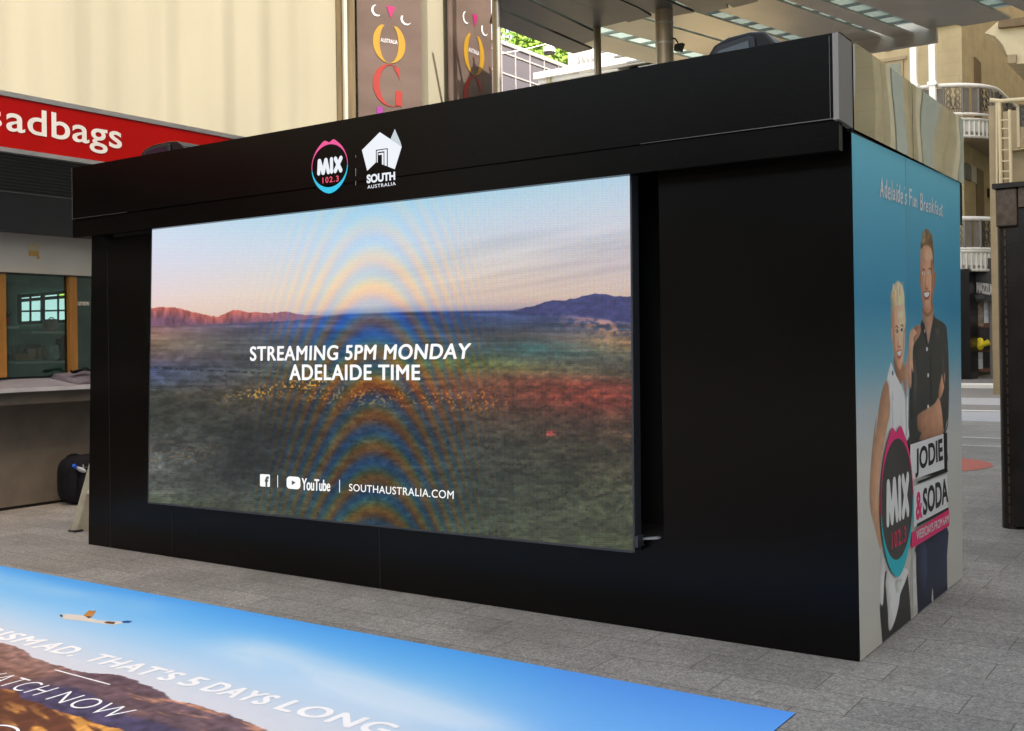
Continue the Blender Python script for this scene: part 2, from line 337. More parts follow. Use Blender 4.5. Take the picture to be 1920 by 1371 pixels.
def text_obj(name, s, q, m, parent, **k):
    """each word is a part of its own"""
    if ' ' in s:
        vs, fs = text_geo(s, k.get('bold', 0.0), k.get('spacing', 1.0)); xs = [p[0] for p in vs]; x0, x1 = min(xs), max(xs); cells = sorted((min(vs[i][0] for i in f), max(vs[i][0] for i in f)) for f in fs)
        gaps = []; reach = cells[0][1]
        for a, b_ in cells:
            if a > reach: gaps.append((a - reach, (a + reach) / 2))
            reach = max(reach, b_)
        cuts = sorted(g[1] for g in sorted(gaps)[-s.count(' '):]); lim = [-1e9] + cuts + [1e9]
        for a, b_ in zip(lim[:-1], lim[1:]): mb = MB(); text_into(mb, s, *q, sel=(a, b_), **k); o = mb.build(name, m, parent)
        return o
    mb = MB(); text_into(mb, s, *q, **k); return mb.build(name, m, parent)

# value noise for colour attributes
def vnoise(x, y, seed=0):
    xi = np.floor(x).astype(int); yi = np.floor(y).astype(int); fx = x - xi; fy = y - yi
    fx = fx * fx * (3 - 2 * fx); fy = fy * fy * (3 - 2 * fy)
    def h(a, b):
        n = (a * 374761393 + b * 668265263 + seed * 974711) & 0x7fffffff
        n = ((n ^ (n >> 13)) * 1274126177) & 0x7fffffff
        return ((n ^ (n >> 16)) & 0xffff) / 65535.0
    return (h(xi, yi) * (1 - fx) + h(xi + 1, yi) * fx) * (1 - fy) + (h(xi, yi + 1) * (1 - fx) + h(xi + 1, yi + 1) * fx) * fy
def fbm(x, y, o=4, seed=0):
    r = 0; a = .5; t = 0
    for i in range(o): r = r + a * vnoise(x * 2 ** i, y * 2 ** i, seed + i); t += a; a *= .5
    return r / t
def tolin(a):
    a = np.clip(a / 255.0, 0, 1); return np.where(a <= .04045, a / 12.92, ((a + .055) / 1.055) ** 2.4)
def mixc(c0, c1, t): return c0 + (c1 - c0) * t[..., None]
def ramp(t, stops):
    xs = [s[0] for s in stops]; return np.stack([np.interp(t, xs, [s[1][k] for s in stops]) for k in range(3)], -1)
def sstep(a, b, x): t = np.clip((x - a) / (b - a), 0, 1); return t * t * (3 - 2 * t)
def grid_obj(name, P, col, m, parent=None):
    """P (h,w,3) points, col (h,w,3) linear colours"""
    h, w_ = P.shape[:2]; me = bpy.data.meshes.new(name)
    idx = np.arange(h * w_).reshape(h, w_)
    q = np.stack([idx[:-1, :-1], idx[:-1, 1:], idx[1:, 1:], idx[1:, :-1]], -1).reshape(-1, 4)
    me.vertices.add(h * w_); me.vertices.foreach_set('co', P.astype(np.float32).ravel())
    me.loops.add(q.size); me.loops.foreach_set('vertex_index', q.astype(np.int32).ravel())
    me.polygons.add(len(q)); me.polygons.foreach_set('loop_start', np.arange(0, q.size, 4, dtype=np.int32)); 
    me.update(calc_edges=True)
    a = me.color_attributes.new('Col', 'FLOAT_COLOR', 'POINT')
    c4 = np.concatenate([col.reshape(-1, 3), np.ones((h * w_, 1))], 1).astype(np.float32); a.data.foreach_set('color', c4.ravel())
    me.materials.append(m); me.validate()
    o = bpy.data.objects.new(name, me); C.objects.link(o)
    if parent is not None: o.parent = parent; o.matrix_parent_inverse = Matrix.Translation(-world_loc(parent))
    return o

# ================================================================== SETTING
b = MB(); b.poly([(-60, -40, 0), (60, -40, 0), (60, 16, 0), (-60, 16, 0)]); struct(b.build('pavement', M['paver']))
b = MB(); b.poly([(-160, 16, 0), (160, 16, 0), (160, 300, 0), (-160, 300, 0)]); b.poly([(-160, -200, 0), (160, -200, 0), (160, -40, 0), (-160, -40, 0)])
struct(b.build('street', M['asphalt']))
b = MB(); b.box(-8, 12, 15.9, 18.6, .001, .006); b.box(-8, 12, 21.0, 24.0, .001, .006); struct(b.build('paved_crossing', M['strip']))
b = MB(); b.box(-8, 12, 18.9, 19.1, .001, .006); b.box(-8, 12, 12.5, 12.56, .001, .005); b.box(-8, 12, 11.2, 11.24, .001, .005)
b.box(-8, 14, 29.6, 31.2, -.1, .09); struct(b.build('kerb', M['whitestrip']))
b = MB(); c = (4.45, 8.62)
b.add([(c[0] + .62 * math.cos(t * math.pi / 24), c[1] + .8 * math.sin(t * math.pi / 24), .004) for t in range(48)], [tuple(range(48))])
struct(b.build('pavement_circle', M['redpaint']))

# ================================================================== SCREEN STAGE
W, D, ZB, H = 6.136, 2.264, 2.568, 3.0
P = .182
stage = empty('screen_stage', (3.07, 1.1, 0), 'long black event stage box with a big lit video screen and printed end panel', 'event stage')
BL = PZ(166, 1024, 0); BL = PY(166, 1024, 0); BR = PY(1608, 1245, 0); TLc = PY(172, 445, 0); TRc = PY(1597, 248, 0)
BL.z = 0; BR.z = 0
# opening (dark recess) around the sliding screen
def fz(x, z):   # left edge lean of the real boards
    return x
def xl(z): return BL.x + (TLc.x - BL.x) * z / TLc.z
def xr(z): return BR.x + (TRc.x - BR.x) * z / TRc.z
ox0, ox1 = .97, PY(1240, 700, 0).x
oz0, oz1 = .50, 2.50
def fq(x0a, x0b, x1a, x1b, z0, z1, y0=0, y1=.03):
    return [(x0a, y0, z0), (x1a, y0, z0), (x1b, y0, z1), (x0b, y0, z1)]
b = MB()
def panel(poly): b.prism(poly, (0, .03, 0))
panel([(xl(0), 0, 0), (ox0, 0, 0), (ox0, 0, 2.97), (xl(2.97), 0, 2.97)])
panel([(ox0, 0, 0), (ox1, 0, 0), (ox1, 0, oz0), (ox0, 0, oz0)])
panel([(ox0, 0, oz1), (ox1, 0, oz1), (ox1, 0, 2.97), (ox0, 0, 2.97)])
panel([(ox1, 0, 0), (W - .001, 0, 0), (W - .001, 0, 2.97), (ox1, 0, 2.97)])
b.split('front_wall', M['black'], stage)
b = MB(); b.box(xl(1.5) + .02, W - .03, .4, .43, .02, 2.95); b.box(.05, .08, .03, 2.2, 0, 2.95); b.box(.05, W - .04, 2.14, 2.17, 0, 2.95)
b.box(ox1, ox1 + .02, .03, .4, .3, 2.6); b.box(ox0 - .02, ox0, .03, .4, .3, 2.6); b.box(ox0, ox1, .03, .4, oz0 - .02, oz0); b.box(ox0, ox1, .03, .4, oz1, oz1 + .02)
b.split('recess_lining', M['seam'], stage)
b = MB(); b.box(.0, W - .01, .0, 2.3, 2.975, 2.995); b.build('roof', M['black'], stage)
# thin joints between the boards
b = MB()
for u, v0, v1 in ((208, 470, 1028), (323, 960, 1046), (713, 985, 1105)):
    p0 = PY(u, v1, -.0015); p1 = PY(u, v0, -.0015); b.box(p0.x - .002, p0.x + .002, -.0018, -.0004, p0.z + .002, p1.z)

b.split('board_joint', M['hair_line'], stage)
# fascia
A0, A1 = PY(135, 315, -P), PY(134, 446, -P)
F0, F1, F2 = PY(1571, 60, -P), PY(1570, 222, -P), PY(1573.5, 281, -P + .012)
z2l = PY(134, 411, -P).z
b = MB()
b.prism([(A0.x, -P, z2l), (F1.x + .008, -P, F1.z), (F0.x + .008, -P, F0.z), (A0.x, -P, A0.z)], (0, P - .002, 0))
b.prism([(A1.x, -P + .012, A1.z), (F2.x, -P + .012, F2.z), (F2.x, -P + .012, F1.z - .003), (A1.x, -P + .012, z2l - .003)], (0, .05, 0))
fas = b.split('fascia', M['black2'], stage)
b = MB(); p = PY(1556, 150, -P); b.box(p.x - .0015, p.x + .0015, -P - .0015, -P - .0003, F1.z, F0.z - .01)
b.prism([(A1.x + .7, -P - .001, z2l + .0), (A1.x, -P - .001, z2l), (A1.x, -P - .001, z2l - .002), (A1.x + .7, -P - .001, z2l - .002)], (0, .0009, 0))
pz = PY(1200, 270, -P); b.prism([(pz.x, -P - .001, pz.z + .001), (F1.x, -P - .001, F1.z + .004), (F1.x, -P - .001, F1.z - .001), (pz.x, -P - .001, pz.z - .001)], (0, .0009, 0))
b.box(A0.x - .003, A0.x, -P - .002, -P + .01, z2l, A0.z)
b.split('fascia_edge', mat('fascia_edge_line', (.10, .10, .10), .5), fas)
# return of the fascia and mirrored trim on the end
YR = 2.36
def sidebox(name, y0, y1, z0a, z0b, z1a, z1b, m, x0=W - .015, x1=W + .012, par=stage, n=0):
    b = MB(); b.prism([(x1, y0, z0a), (x1, y1, z0b), (x1, y1, z1b), (x1, y0, z1a)], (x0 - x1, 0, 0)); return b.build(name, m, par)
r0 = PX(1571, 60, W + .012); r1 = PX(1595, 77, W + .012)
sidebox('fascia_return', r0.y, -.004, F1.z - .01, 2.575, r0.z, r1.z - .004, mat('grey_return_board', (.25, .24, .225), .5, var=.05))
s1 = PX(1709, 155, W + .012)
def mirror_panel(y0, y1):
    n = 24; b = MB(); vs = []; 
    for j in range(9):
        for i in range(n + 1):
            y = y0 + (y1 - y0) * i / n; z = 2.572 + (H - 2.572) * j / 8
            vs.append((W + .014 + .0007 * math.sin(y * 3.1 + z * 2) + .00015 * math.sin(z * 11 + y * 3), y, z))
    b.add(vs, [(j * (n + 1) + i, j * (n + 1) + i + 1, (j + 1) * (n + 1) + i + 1, (j + 1) * (n + 1) + i) for j in range(8) for i in range(n)], True)
    b.box(W - .02, W + .008, y0, y1, 2.572, H)
    return b.build('mirror_trim', M['mirror'], stage)
mirror_panel(.012, s1.y - .004); mirror_panel(s1.y + .006, YR)
b = MB(); b.box(W - .02, W + .009, -.003, .011, 2.56, H); b.box(W - .02, W + .012, s1.y - .003, s1.y + .005, 2.572, H - .003); b.split('trim_joint', M['seam'], stage)
b = MB(); b.box(W - .25, W + .0, D + .003, YR - .004, 2.36, 2.57); b.box(W - .03, W - .001, D - .01, YR - .01, 2.30, 2.56); b.split('end_post', M['seam'], stage)

# ---- printed end panel (plane x = W)
XS = W + .004
def SP(u, v, lift=0.0): p = PX(u, v, XS); return Vector((XS + lift, p.y, p.z))
def c1(a, b_): return (1590 + a / 3.264, 400 + b_ / 3.264)
def c2(a, b_): return (1590 + a / 2.917, 780 + b_ / 2.917)
e_b0 = SP(1608.5, 1245); e_b1 = SP(1805, 1072); e_t1 = SP(1799.5, 342); e_t0 = SP(1597.5, 249)
hh, ww = 900, 280
tt = np.linspace(0, 1, hh)[:, None, None]; ss = np.linspace(0, 1, ww)[None, :, None]
q = [np.array([XS, -.0015, 0.004]), np.array([XS, e_b1.y, 0.004]), np.array([XS, e_t1.y, e_t1.z]), np.array([XS, -.0015, e_t0.z])]
PP = (q[0] * (1 - ss) + q[1] * ss) * (1 - tt) + (q[3] * (1 - ss) + q[2] * ss) * tt
zz = PP[..., 2]; yy = PP[..., 1]
G = 2.25
colr = ramp(zz / 2.57, [(0, (150, 148, 140)), (.36, (158, 157, 152)), (.47, (140, 148, 152)), (.56, (86, 132, 148)), (.68, (48, 112, 140)), (.8, (62, 124, 148)), (1, (84, 150, 166))])
colr = tolin(colr) * G * (0.97 + .05 * fbm(yy * 4, zz * 4))[..., None]
colr[:, int(ww * .42):] *= .97
PANEL_P, PANEL_C = PP, colr
sp_ = empty('printed_panel_tmp', (0, 0, 0))
b = MB(); b.box(W - .03, W + .001, 0.032, min(e_b1.y, e_t1.y) - .004, .003, 2.568); b.build('end_wall', M['black'], stage)

_lift = [0.0012]
def colpoly(items, name, parent, getp, rough=.5, gain=G, smooth=True, clampz=True):
    """printed picture: stack of filled shapes, each with its own print colour gradient"""
    me = bpy.data.meshes.new(name); V = []; F = []; Cc = []
    from mathutils.geometry import tessellate_polygon
    for pts, ca, cb in items:
        _lift[0] += .00007
        P3 = [getp(*p, _lift[0]) for p in pts]
        # smooth outline with Catmull-Rom
        n = len(P3); sm = []
        for i in range(n):
            p0, p1, p2, p3 = P3[i - 1], P3[i], P3[(i + 1) % n], P3[(i + 2) % n]
            for t in ((0, .33, .66) if smooth else (0,)):
                sm.append(.5 * ((2 * p1) + (p2 - p0) * t + (2 * p0 - 5 * p1 + 4 * p2 - p3) * t * t + (3 * p1 - p0 - 3 * p2 + p3) * t ** 3))
        tri = tessellate_polygon([sm]); b0 = len(V); V += [tuple(p) for p in sm]
        zs = [p.z for p in sm]; z0, z1 = min(zs), max(zs); ys = [p.y for p in sm]; y0, y1 = min(ys), max(ys)
        if clampz: sm = [Vector((p.x, p.y, max(p.z, .006))) for p in sm]
        for p in sm:
            t = .65 * (p.z - z0) / max(1e-6, z1 - z0) + .35 * (p.y - y0) / max(1e-6, y1 - y0)
            c = [min(1, (a * (1 - t) + b_ * t) * gain) for a, b_ in zip(lin(cb), lin(ca))]; Cc.append((*c, 1))
        F += [tuple(i + b0 for i in t) for t in tri]
    me.from_pydata(V, [], F); a = me.color_attributes.new('Col', 'FLOAT_COLOR', 'POINT')
    a.data.foreach_set('color', np.array(Cc, np.float32).ravel())
    me.materials.append(attr_mat(name + '_print', rough)); me.update()
    o = bpy.data.objects.new(name, me); C.objects.link(o); o.parent = parent; o.matrix_parent_inverse = Matrix.Translation(-world_loc(parent)); return o
g1 = lambda u, v, l: SP(*c1(u, v), l)
g2 = lambda u, v, l: SP(*c2(u, v), l)
def to1(p):      # crop-2 coordinates to crop-1 coordinates
    u, v = c2(*p); return ((u - 1590) * 3.264, (v - 400) * 3.264)
def T(*pts): return [to1(p) for p in pts]
skin = (160, 128, 110); skin2 = (128, 92, 70); skinw = (186, 150, 126); shirt = (58, 57, 52); shirt2 = (40, 40, 38)
man = [
  ([(443,672),(458,655),(475,720),(488,800),(502,740),(520,612),(530,640),(590,682),(605,740),(615,900),(619,1100),(615,1290),(600,1340)] + T((548,20),(536,80),(538,300),(335,300),(330,0)) + [(372,1371),(372,1200),(378,1060),(395,900),(400,800),(438,740)], shirt, shirt2),
  ([(458,560),(515,560),(519,640),(500,740),(489,796),(474,725),(456,660)], skin2, skin),
  ([(455,575),(515,560),(516,600),(492,632),(468,625)], (120,84,64), (120,84,64)),
  ([(440,205),(455,190),(490,192),(513,220),(521,300),(521,420),(515,520),(505,580),(490,612),(470,606),(455,565),(444,480),(437,380)], (176,134,108), (160,116,90)),
  ([(521,372),(530,364),(532,400),(529,445),(522,472)], skin2, skin2),
  ([(434,372),(439,368),(441,440),(436,420)], skin2, skin2),
  ([(500,300),(520,300),(518,500),(503,570),(508,430)], (140,98,74), (128,88,66)),
  ([(445,220),(439,195),(446,160),(450,122),(470,96),(490,108),(508,150),(517,205),(521,290),(517,335),(510,240),(490,200),(462,196)], (112,88,62), (74,58,42)),
  ([(446,190),(444,165),(452,128),(462,108),(470,150),(460,185)], (160,132,96), (120,96,66)),
  ([(447,352),(456,336),(468,350),(466,356),(456,346)], (70,50,36), (70,50,36)), ([(482,350),(494,334),(506,346),(504,354),(494,342)], (70,50,36), (70,50,36)),
  ([(449,368),(458,360),(467,370),(458,375)], (235,228,220), (225,215,205)), ([(484,364),(495,358),(503,366),(494,371)], (235,228,220), (225,215,205)),
  ([(455,366),(459,361),(463,368),(459,374)], (40,32,28), (40,32,28)), ([(491,362),(495,358),(499,364),(495,370)], (40,32,28), (40,32,28)),
  ([(470,380),(478,380),(487,455),(478,464),(466,458)], (186,144,118), (150,106,82)), ([(466,456),(478,464),(487,454),(484,468),(468,468)], (110,74,56), (110,74,56)),
  ([(458,486),(476,478),(498,480),(495,515),(478,533),(465,520)], (120,60,52), (120,60,52)), ([(462,490),(477,486),(494,486),(489,508),(477,514),(467,508)], (240,236,228), (232,226,216)),
  ([(462,668),(475,722),(487,795),(480,800),(455,720),(452,680)], (36,36,34), (46,45,42)),
  ([(466,712),(470,712),(470,732),(466,732)], (150,150,145), (150,150,145)),
  ([(478,824),(485,822),(486,842),(479,844)], (190,190,182), (190,190,182)), ([(486,984),(494,982),(494,1002),(487,1004)], (190,190,182), (190,190,182)), ([(487,1176),(495,1174),(496,1194),(488,1196)], (190,190,182), (190,190,182)),
  ([(500,900),(506,900),(512,1150),(505,1150)], (34,34,32), (34,34,32)),
  ([(426,1245),(445,1222),(475,1205),(530,1168),(556,1130),(572,1190),(584,1300),(584,1378)] + T((520,60),(520,100),(400,135),(398,110)) + [(452,1340),(430,1325)], (170,128,102), (120,84,64)),
  ([(428,1260),(470,1225),(500,1230),(470,1330),(432,1320)], (150,110,86), (120,84,64)),
  ([(555,1125),(558,1070),(570,1010),(575,990),(581,986),(582,1020),(587,984),(593,990),(591,1045),(582,1095),(566,1135)], (180,138,112), (150,108,84)),
  (T((375,710),(545,600),(549,760),(552,912),(553,990),(500,1040),(478,1050),(474,990),(470,935),(465,990),(463,1060),(420,1090),(388,1120),(387,1054),(378,860)), (34,40,58), (22,26,38)),
  (T((395,720),(430,700),(440,860),(425,960),(400,880)), (44,52,74), (28,34,50)),
]
woman = [
  ([(330,962),(355,912),(368,830),(376,742),(388,712),(412,696),(438,688),(440,735),(405,790),(394,850),(398,930),(400,960),(396,974),(388,930),(388,1050),(382,1068),(377,1010),(372,1064),(366,1060),(360,1000),(356,1130),(345,1082)], (186,148,122), (150,110,86)),
  ([(398,700),(438,688),(440,735),(405,790),(400,760),(420,730)], (130,92,70), (150,110,86)),
  ([(280,880),(335,905),(338,1000),(318,1045),(292,985)], skin2, skin2),
  ([(262,660),(262,560),(260,490),(284,432),(305,413),(328,438),(341,490),(344,570),(347,700),(270,760)], (196, 178, 146), (132, 112, 84)),
  ([(275,600),(298,560),(318,566),(333,548),(342,590),(347,700),(346,800),(336,900),(322,950),(306,944),(286,890),(273,800),(268,700)], (196,158,132), (170,126,100)),
  ([(268,620),(276,590),(282,700),(276,790),(268,720)], (150,112,86), (150,112,86)),
  ([(264,705),(270,700),(272,770),(266,760)], skin, skin),
  ([(285,700),(295,682),(306,696),(305,704),(295,692)], (96,70,48), (96,70,48)), ([(318,694),(328,676),(338,688),(336,698),(328,686)], (96,70,48), (96,70,48)),
  ([(286,718),(297,706),(307,720),(297,730)], (60,50,46), (60,50,46)), ([(320,712),(330,700),(339,712),(330,722)], (60,50,46), (60,50,46)),
  ([(290,718),(294,712),(296,722),(292,725)], (225,222,216), (225,222,216)), ([(333,710),(336,706),(338,714),(334,718)], (225,222,216), (225,222,216)),
  ([(306,740),(314,738),(322,806),(314,816),(302,806)], (206,168,142), (170,128,102)), ([(303,806),(314,815),(322,805),(319,820),(305,820)], (130,86,68), (130,86,68)),
  ([(297,845),(313,834),(329,838),(326,872),(313,892),(302,876)], (150,62,60), (150,62,60)), ([(301,850),(314,842),(326,844),(322,862),(313,872),(305,864)], (240,238,232), (240,238,232)),
  ([(240,1018),(262,1050),(256,1200),(252,1371)] + T((228,0),(190,200),(168,400),(180,560),(182,732),(150,620),(118,465),(130,200),(155,0)) + [(168,1371),(190,1180),(214,1062)], (140, 104, 80), (164, 128, 102)),
  ([(262,918),(268,925),(284,975),(318,1040),(330,1062),(345,1110),(356,1165),(366,1120),(370,1371)] + T((330,60),(328,130),(215,130),(228,0)) + [(252,1371),(259,1200),(250,1060),(238,1012)], (205,206,204), (188,188,186)),
  ([(262,918),(284,975),(318,1042),(316,1056),(285,1010),(262,960)], (226,226,224), (200,200,198)),
  ([(268,966),(275,960),(278,985),(271,990)], (60,60,60), (60,60,60)),
  ([(352,1160),(358,1150),(360,1371),(355,1371)], (120,120,120), (130,130,130)),
  (T((182,735),(208,845),(192,1030),(168,1028)), (150,148,146), (176,174,170)),
  (T((205,850),(240,880),(300,880),(326,838),(338,930),(350,1094),(352,1170),(270,1240),(192,1310),(190,1238),(175,1032),(194,1030)), (44,42,40), (34,32,31)),
  (T((215,850),(328,835),(318,900),(290,970),(282,1030),(262,1110),(240,1164),(226,1160),(221,1060)), (190,190,186), (172,172,168)),
  (T((262,900),(300,890),(280,960),(268,960)), (150,150,147), (165,165,160)),
  (T((342,835),(372,735),(378,860),(385,1060),(386,1120),(352,1150),(350,1090)), (152,150,145), (152,150,145)),
]
rh = random.Random(11)
for i in range(16):
    x = rh.uniform(268, 332); y = rh.uniform(425, 500); l_ = rh.uniform(30, 80); c_ = rh.choice([(214,198,168), (150,126,92), (172,150,116)])
    woman.append(([(x, y), (x + 3, y - 4), (x + 4 + rh.uniform(-3, 5), y + l_), (x + rh.uniform(-3, 3), y + l_ * .9)], c_, c_))
for i in range(12):
    x = rh.uniform(450, 505); y = rh.uniform(118, 160); l_ = rh.uniform(20, 50); c_ = rh.choice([(104,84,62), (70,56,42), (118,96,70)])
    man.append(([(x, y), (x + 2.5, y - 3), (x + 4 + rh.uniform(-2, 5), y + l_), (x + rh.uniform(-2, 3), y + l_ * .9)], c_, c_))
for pts in ([(278,700),(284,780),(296,880),(306,940),(292,900),(278,820)], [(338,720),(345,700),(343,800),(334,880),(336,800)]): woman.append((pts, (158,118,94), (150,108,84)))
woman.append(([(296,610),(316,590),(332,600),(330,640),(300,650)], (200, 164, 140), (196,158,132)))
man.append(([(452,230),(478,215),(500,232),(498,290),(458,300)], (178, 140, 115), (170,128,102)))
man.append(([(466,545),(480,530),(496,545),(488,575),(472,575)], (178,138,112), (160,118,92)))
for pts in ([(405,860),(420,1000),(412,1180),(400,1180)], [(560,800),(585,900),(590,1060),(578,1000)], [(520,700),(560,720),(540,760)]): man.append((pts, (70,69,64), (62,60,56)))
for pts in ([(270,1080),(290,1200),(285,1371),(272,1371)], [(318,1100),(330,1220),(334,1371),(326,1371)]): woman.append((pts, (176,177,178), (166,166,166)))
def boxblur(a, r, ax):
    if r < 1: return a
    p = np.pad(a, [(r + 1, r) if k == ax else (0, 0) for k in range(2)], mode='constant'); c_ = np.cumsum(p, axis=ax); n = a.shape[ax]
    hi = np.take(c_, range(2 * r + 1, 2 * r + 1 + n), axis=ax); lo = np.take(c_, range(0, n), axis=ax); return (hi - lo) / (2 * r + 1)
def blur2(a, rz, ry):
    for _ in range(2): a = boxblur(boxblur(a, rz, 0), ry, 1)
    return a
def raster(items, Cimg, Yg_, Zg_, seed):
    """paint filled outlines into the printed picture with soft edges and rounded tonal modelling of the print"""
    yrow = Yg_[Yg_.shape[0] // 2]; zcol = Zg_[:, Zg_.shape[1] // 2]
    dyc = (yrow[-1] - yrow[0]) / (len(yrow) - 1); dzc = (zcol[-1] - zcol[0]) / (len(zcol) - 1)
    for it in items:
        pts, ca, cb = it[:3]
        P_ = [g1(p[0], p[1], 0) for p in pts]; n = len(P_); sm = []
        for i in range(n):
            p0, p1, p2, p3 = P_[i - 1], P_[i], P_[(i + 1) % n], P_[(i + 2) % n]
            for t in (0, .33, .66): sm.append(.5 * ((2 * p1) + (p2 - p0) * t + (2 * p0 - 5 * p1 + 4 * p2 - p3) * t * t + (3 * p1 - p0 - 3 * p2 + p3) * t ** 3))
        py = np.array([(p.y - yrow[0]) / dyc for p in sm]); pz = np.array([(p.z - zcol[0]) / dzc for p in sm])
        pad = 14; i0, i1 = int(max(0, pz.min() - pad)), int(min(len(zcol), pz.max() + pad)); j0, j1 = int(max(0, py.min() - pad)), int(min(len(yrow), py.max() + pad))
        if i1 - i0 < 2 or j1 - j0 < 2: continue
        ii, jj = np.mgrid[i0:i1, j0:j1].astype(float); M_ = np.zeros(ii.shape)
        for di, dj in ((-.25, -.25), (.25, .25), (-.25, .25), (.25, -.25)):
            ins = np.zeros(ii.shape, bool); a_, b_ = ii + di, jj + dj
            for k in range(len(pz)):
                z1_, y1_, z2_, y2_ = pz[k - 1], py[k - 1], pz[k], py[k]
                if z1_ == z2_: continue
                c_ = ((z1_ > a_) != (z2_ > a_)) & (b_ < (y2_ - y1_) * (a_ - z1_) / (z2_ - z1_) + y1_); ins ^= c_
            M_ += ins * .25
        w_, h_ = (py.max() - py.min()), (pz.max() - pz.min()); big = min(w_, h_ / 3) > 6
        Ry = int(max(1, min(9, w_ / 4))); Rz = int(max(1, min(24, h_ / 5)))
        dm = blur2(M_, Rz, Ry); gy = np.gradient(dm, axis=1) * Ry
        t = .65 * (ii - pz.min()) / max(1, h_) + .35 * (jj - py.min()) / max(1, w_)
        col = (np.array(lin(cb)) + (np.array(lin(ca)) - np.array(lin(cb))) * np.clip(t, 0, 1)[..., None]) * G
        if big:
            nz = fbm(jj / 5.0, ii / 14.0, 4, seed + len(pts)); sh = (.70 + .42 * np.clip(dm, 0, 1)) * (1 - .55 * np.clip(gy, -.5, .5)) * (.86 + .28 * nz)
            col = col * sh[..., None]
        al = np.clip(blur2(M_, 1, 0) if big else M_, 0, 1)[..., None]
        Cimg[i0:i1, j0:j1] = Cimg[i0:i1, j0:j1] * (1 - al) + col * al
raster(man, PANEL_C, PP[..., 1], PP[..., 2], 3); raster(woman, PANEL_C, PP[..., 1], PP[..., 2], 8)
bpy.data.objects.remove(sp_)
sp_ = grid_obj('printed_panel', PANEL_P, np.clip(PANEL_C, 0, 1), attr_mat('printed_board', .5), stage); sp_['label'] = 'printed end board, teal to grey, with a man and a woman'

b = MB(); b.box(W + .0042, W + .0052, SP(1704, 700).y - .001, SP(1704, 700).y + .001, .01, 2.56); b.build('board_joint', mat('pale_joint', (.2, .25, .27), .6), sp_)

# emblem with lips (normalised coordinates, y up)
def lips(cfn, par, mats, lift0=.0, dark=None):
    """cfn(a,b,l) -> 3D. mats: pink, cyan, white, red"""
    N_ = 64
    def outer(t):
        x, y = math.cos(t), math.sin(t)
        if y > 0:
            x *= 1.0; y = y ** 1.05 * .96
            cup = math.exp(-((x + .0) / .17) ** 2) * .085; bow = math.exp(-((abs(x) - .24) / .2) ** 2) * .05
            y += bow - cup
        else: x = math.copysign(abs(x) ** 1.18, x); y *= 1.0
        return x, y
    def inner(t): return .985 * math.cos(t) * (1 - .02), .02 + .79 * math.sin(t)
    if dark:
        b = MB(); b.add([cfn(*outer(2 * math.pi * i / N_), lift0) for i in range(N_)], [tuple(range(N_))]); b.build('badge_disc', dark, par)
    for nm, m, t0, t1 in (('lip_shape', mats[0], -.02, math.pi + .1), ('lip_shape', mats[1], math.pi + .12, 2 * math.pi - .04)):
        b = MB(); vs = []
        for i in range(N_ + 1):
            t = t0 + (t1 - t0) * i / N_; vs.append(cfn(*outer(t), lift0 + .0012)); vs.append(cfn(*inner(t), lift0 + .0012))
        b.add(vs, [(2 * i, 2 * i + 1, 2 * i + 3, 2 * i + 2) for i in range(N_)]); b.build(nm, m, par)
    # rounded fat letters
    def cap(mb, a, b_, w_, l, n=10):
        a = Vector(a); b_ = Vector(b_); d = (b_ - a); an = math.atan2(d.y, d.x); vs = []
        for i in range(n + 1): t = an + math.pi / 2 + math.pi * i / n; vs.append((a.x + w_ * math.cos(t), a.y + w_ * math.sin(t)))
        for i in range(n + 1): t = an - math.pi / 2 + math.pi * i / n; vs.append((b_.x + w_ * math.cos(t), b_.y + w_ * math.sin(t)))
        mb.add([cfn(x, y, l) for x, y in vs], [tuple(range(len(vs)))])
    b = MB(); l = lift0 + .0015
    sg = [((-.60, -.20), (-.56, .24)), ((-.54, .24), (-.36, -.20)), ((-.34, -.20), (-.20, .24)), ((-.18, .24), (-.06, -.20)),
          ((.12, -.20), (.12, .24)), ((.34, .24), (.62, -.20)), ((.64, .24), (.32, -.20))]
    for k, (p0, p1) in enumerate(sg): cap(b, p0, p1, .088, l + .0002 * k)
    b.build('emblem_lettering', mats[2], par)
    b = MB(); text_into(b, '102.3', cfn(-.40, -.60, l), cfn(.50, -.60, l), cfn(.50, -.38, l), cfn(-.40, -.38, l), bold=.02, spacing=1.25)
    b.build('emblem_digits', mats[3], par)
lc = SP(*c2(263, 482))
def sidelogo(a, b_, l): return Vector((XS + .0072 + l, lc.y + a * .312, lc.z + .02 + b_ * .405))
Fp = lambda nm, c, g=G: mat(nm, tuple(min(1, x * g) for x in lin(c)), .5, var=.03)
lips(sidelogo, sp_, [Fp('printed_pink', (178, 38, 92)), Fp('printed_teal', (24, 140, 152)), Fp('printed_white', (205, 206, 206)), Fp('printed_red', (160, 34, 66))], 0, Fp('printed_charcoal', (50, 48, 44)))
PKW = Fp('print_white_block', (196, 197, 195)); PKK = Fp('print_black', (26, 26, 26)); PKP = Fp('print_magenta', (176, 32, 84)); 
def q2(l, *pts): return [g2(x, y, l - .005) for x, y in pts]
b = MB(); b.poly(q2(.012, (330, 355), (520, 288), (516, 97), (334, 157))); b.poly(q2(.012, (352, 610), (541, 508), (536, 318), (352, 385))); b.split('lettering_block', PKW, sp_)
b = MB(); J1 = b; text_into(b, 'JODIE', g2(360, 340, .0085), g2(514, 276, .0085), g2(508, 120, .0085), g2(360, 182, .0085), bold=.03); b.build('panel_lettering', PKK, sp_)
b = MB(); text_into(b, 'SODA', g2(402, 548, .0085), g2(542, 470, .0085), g2(536, 335, .0085), g2(402, 398, .0085), bold=.03); b.build('panel_lettering', PKK, sp_); b = MB()
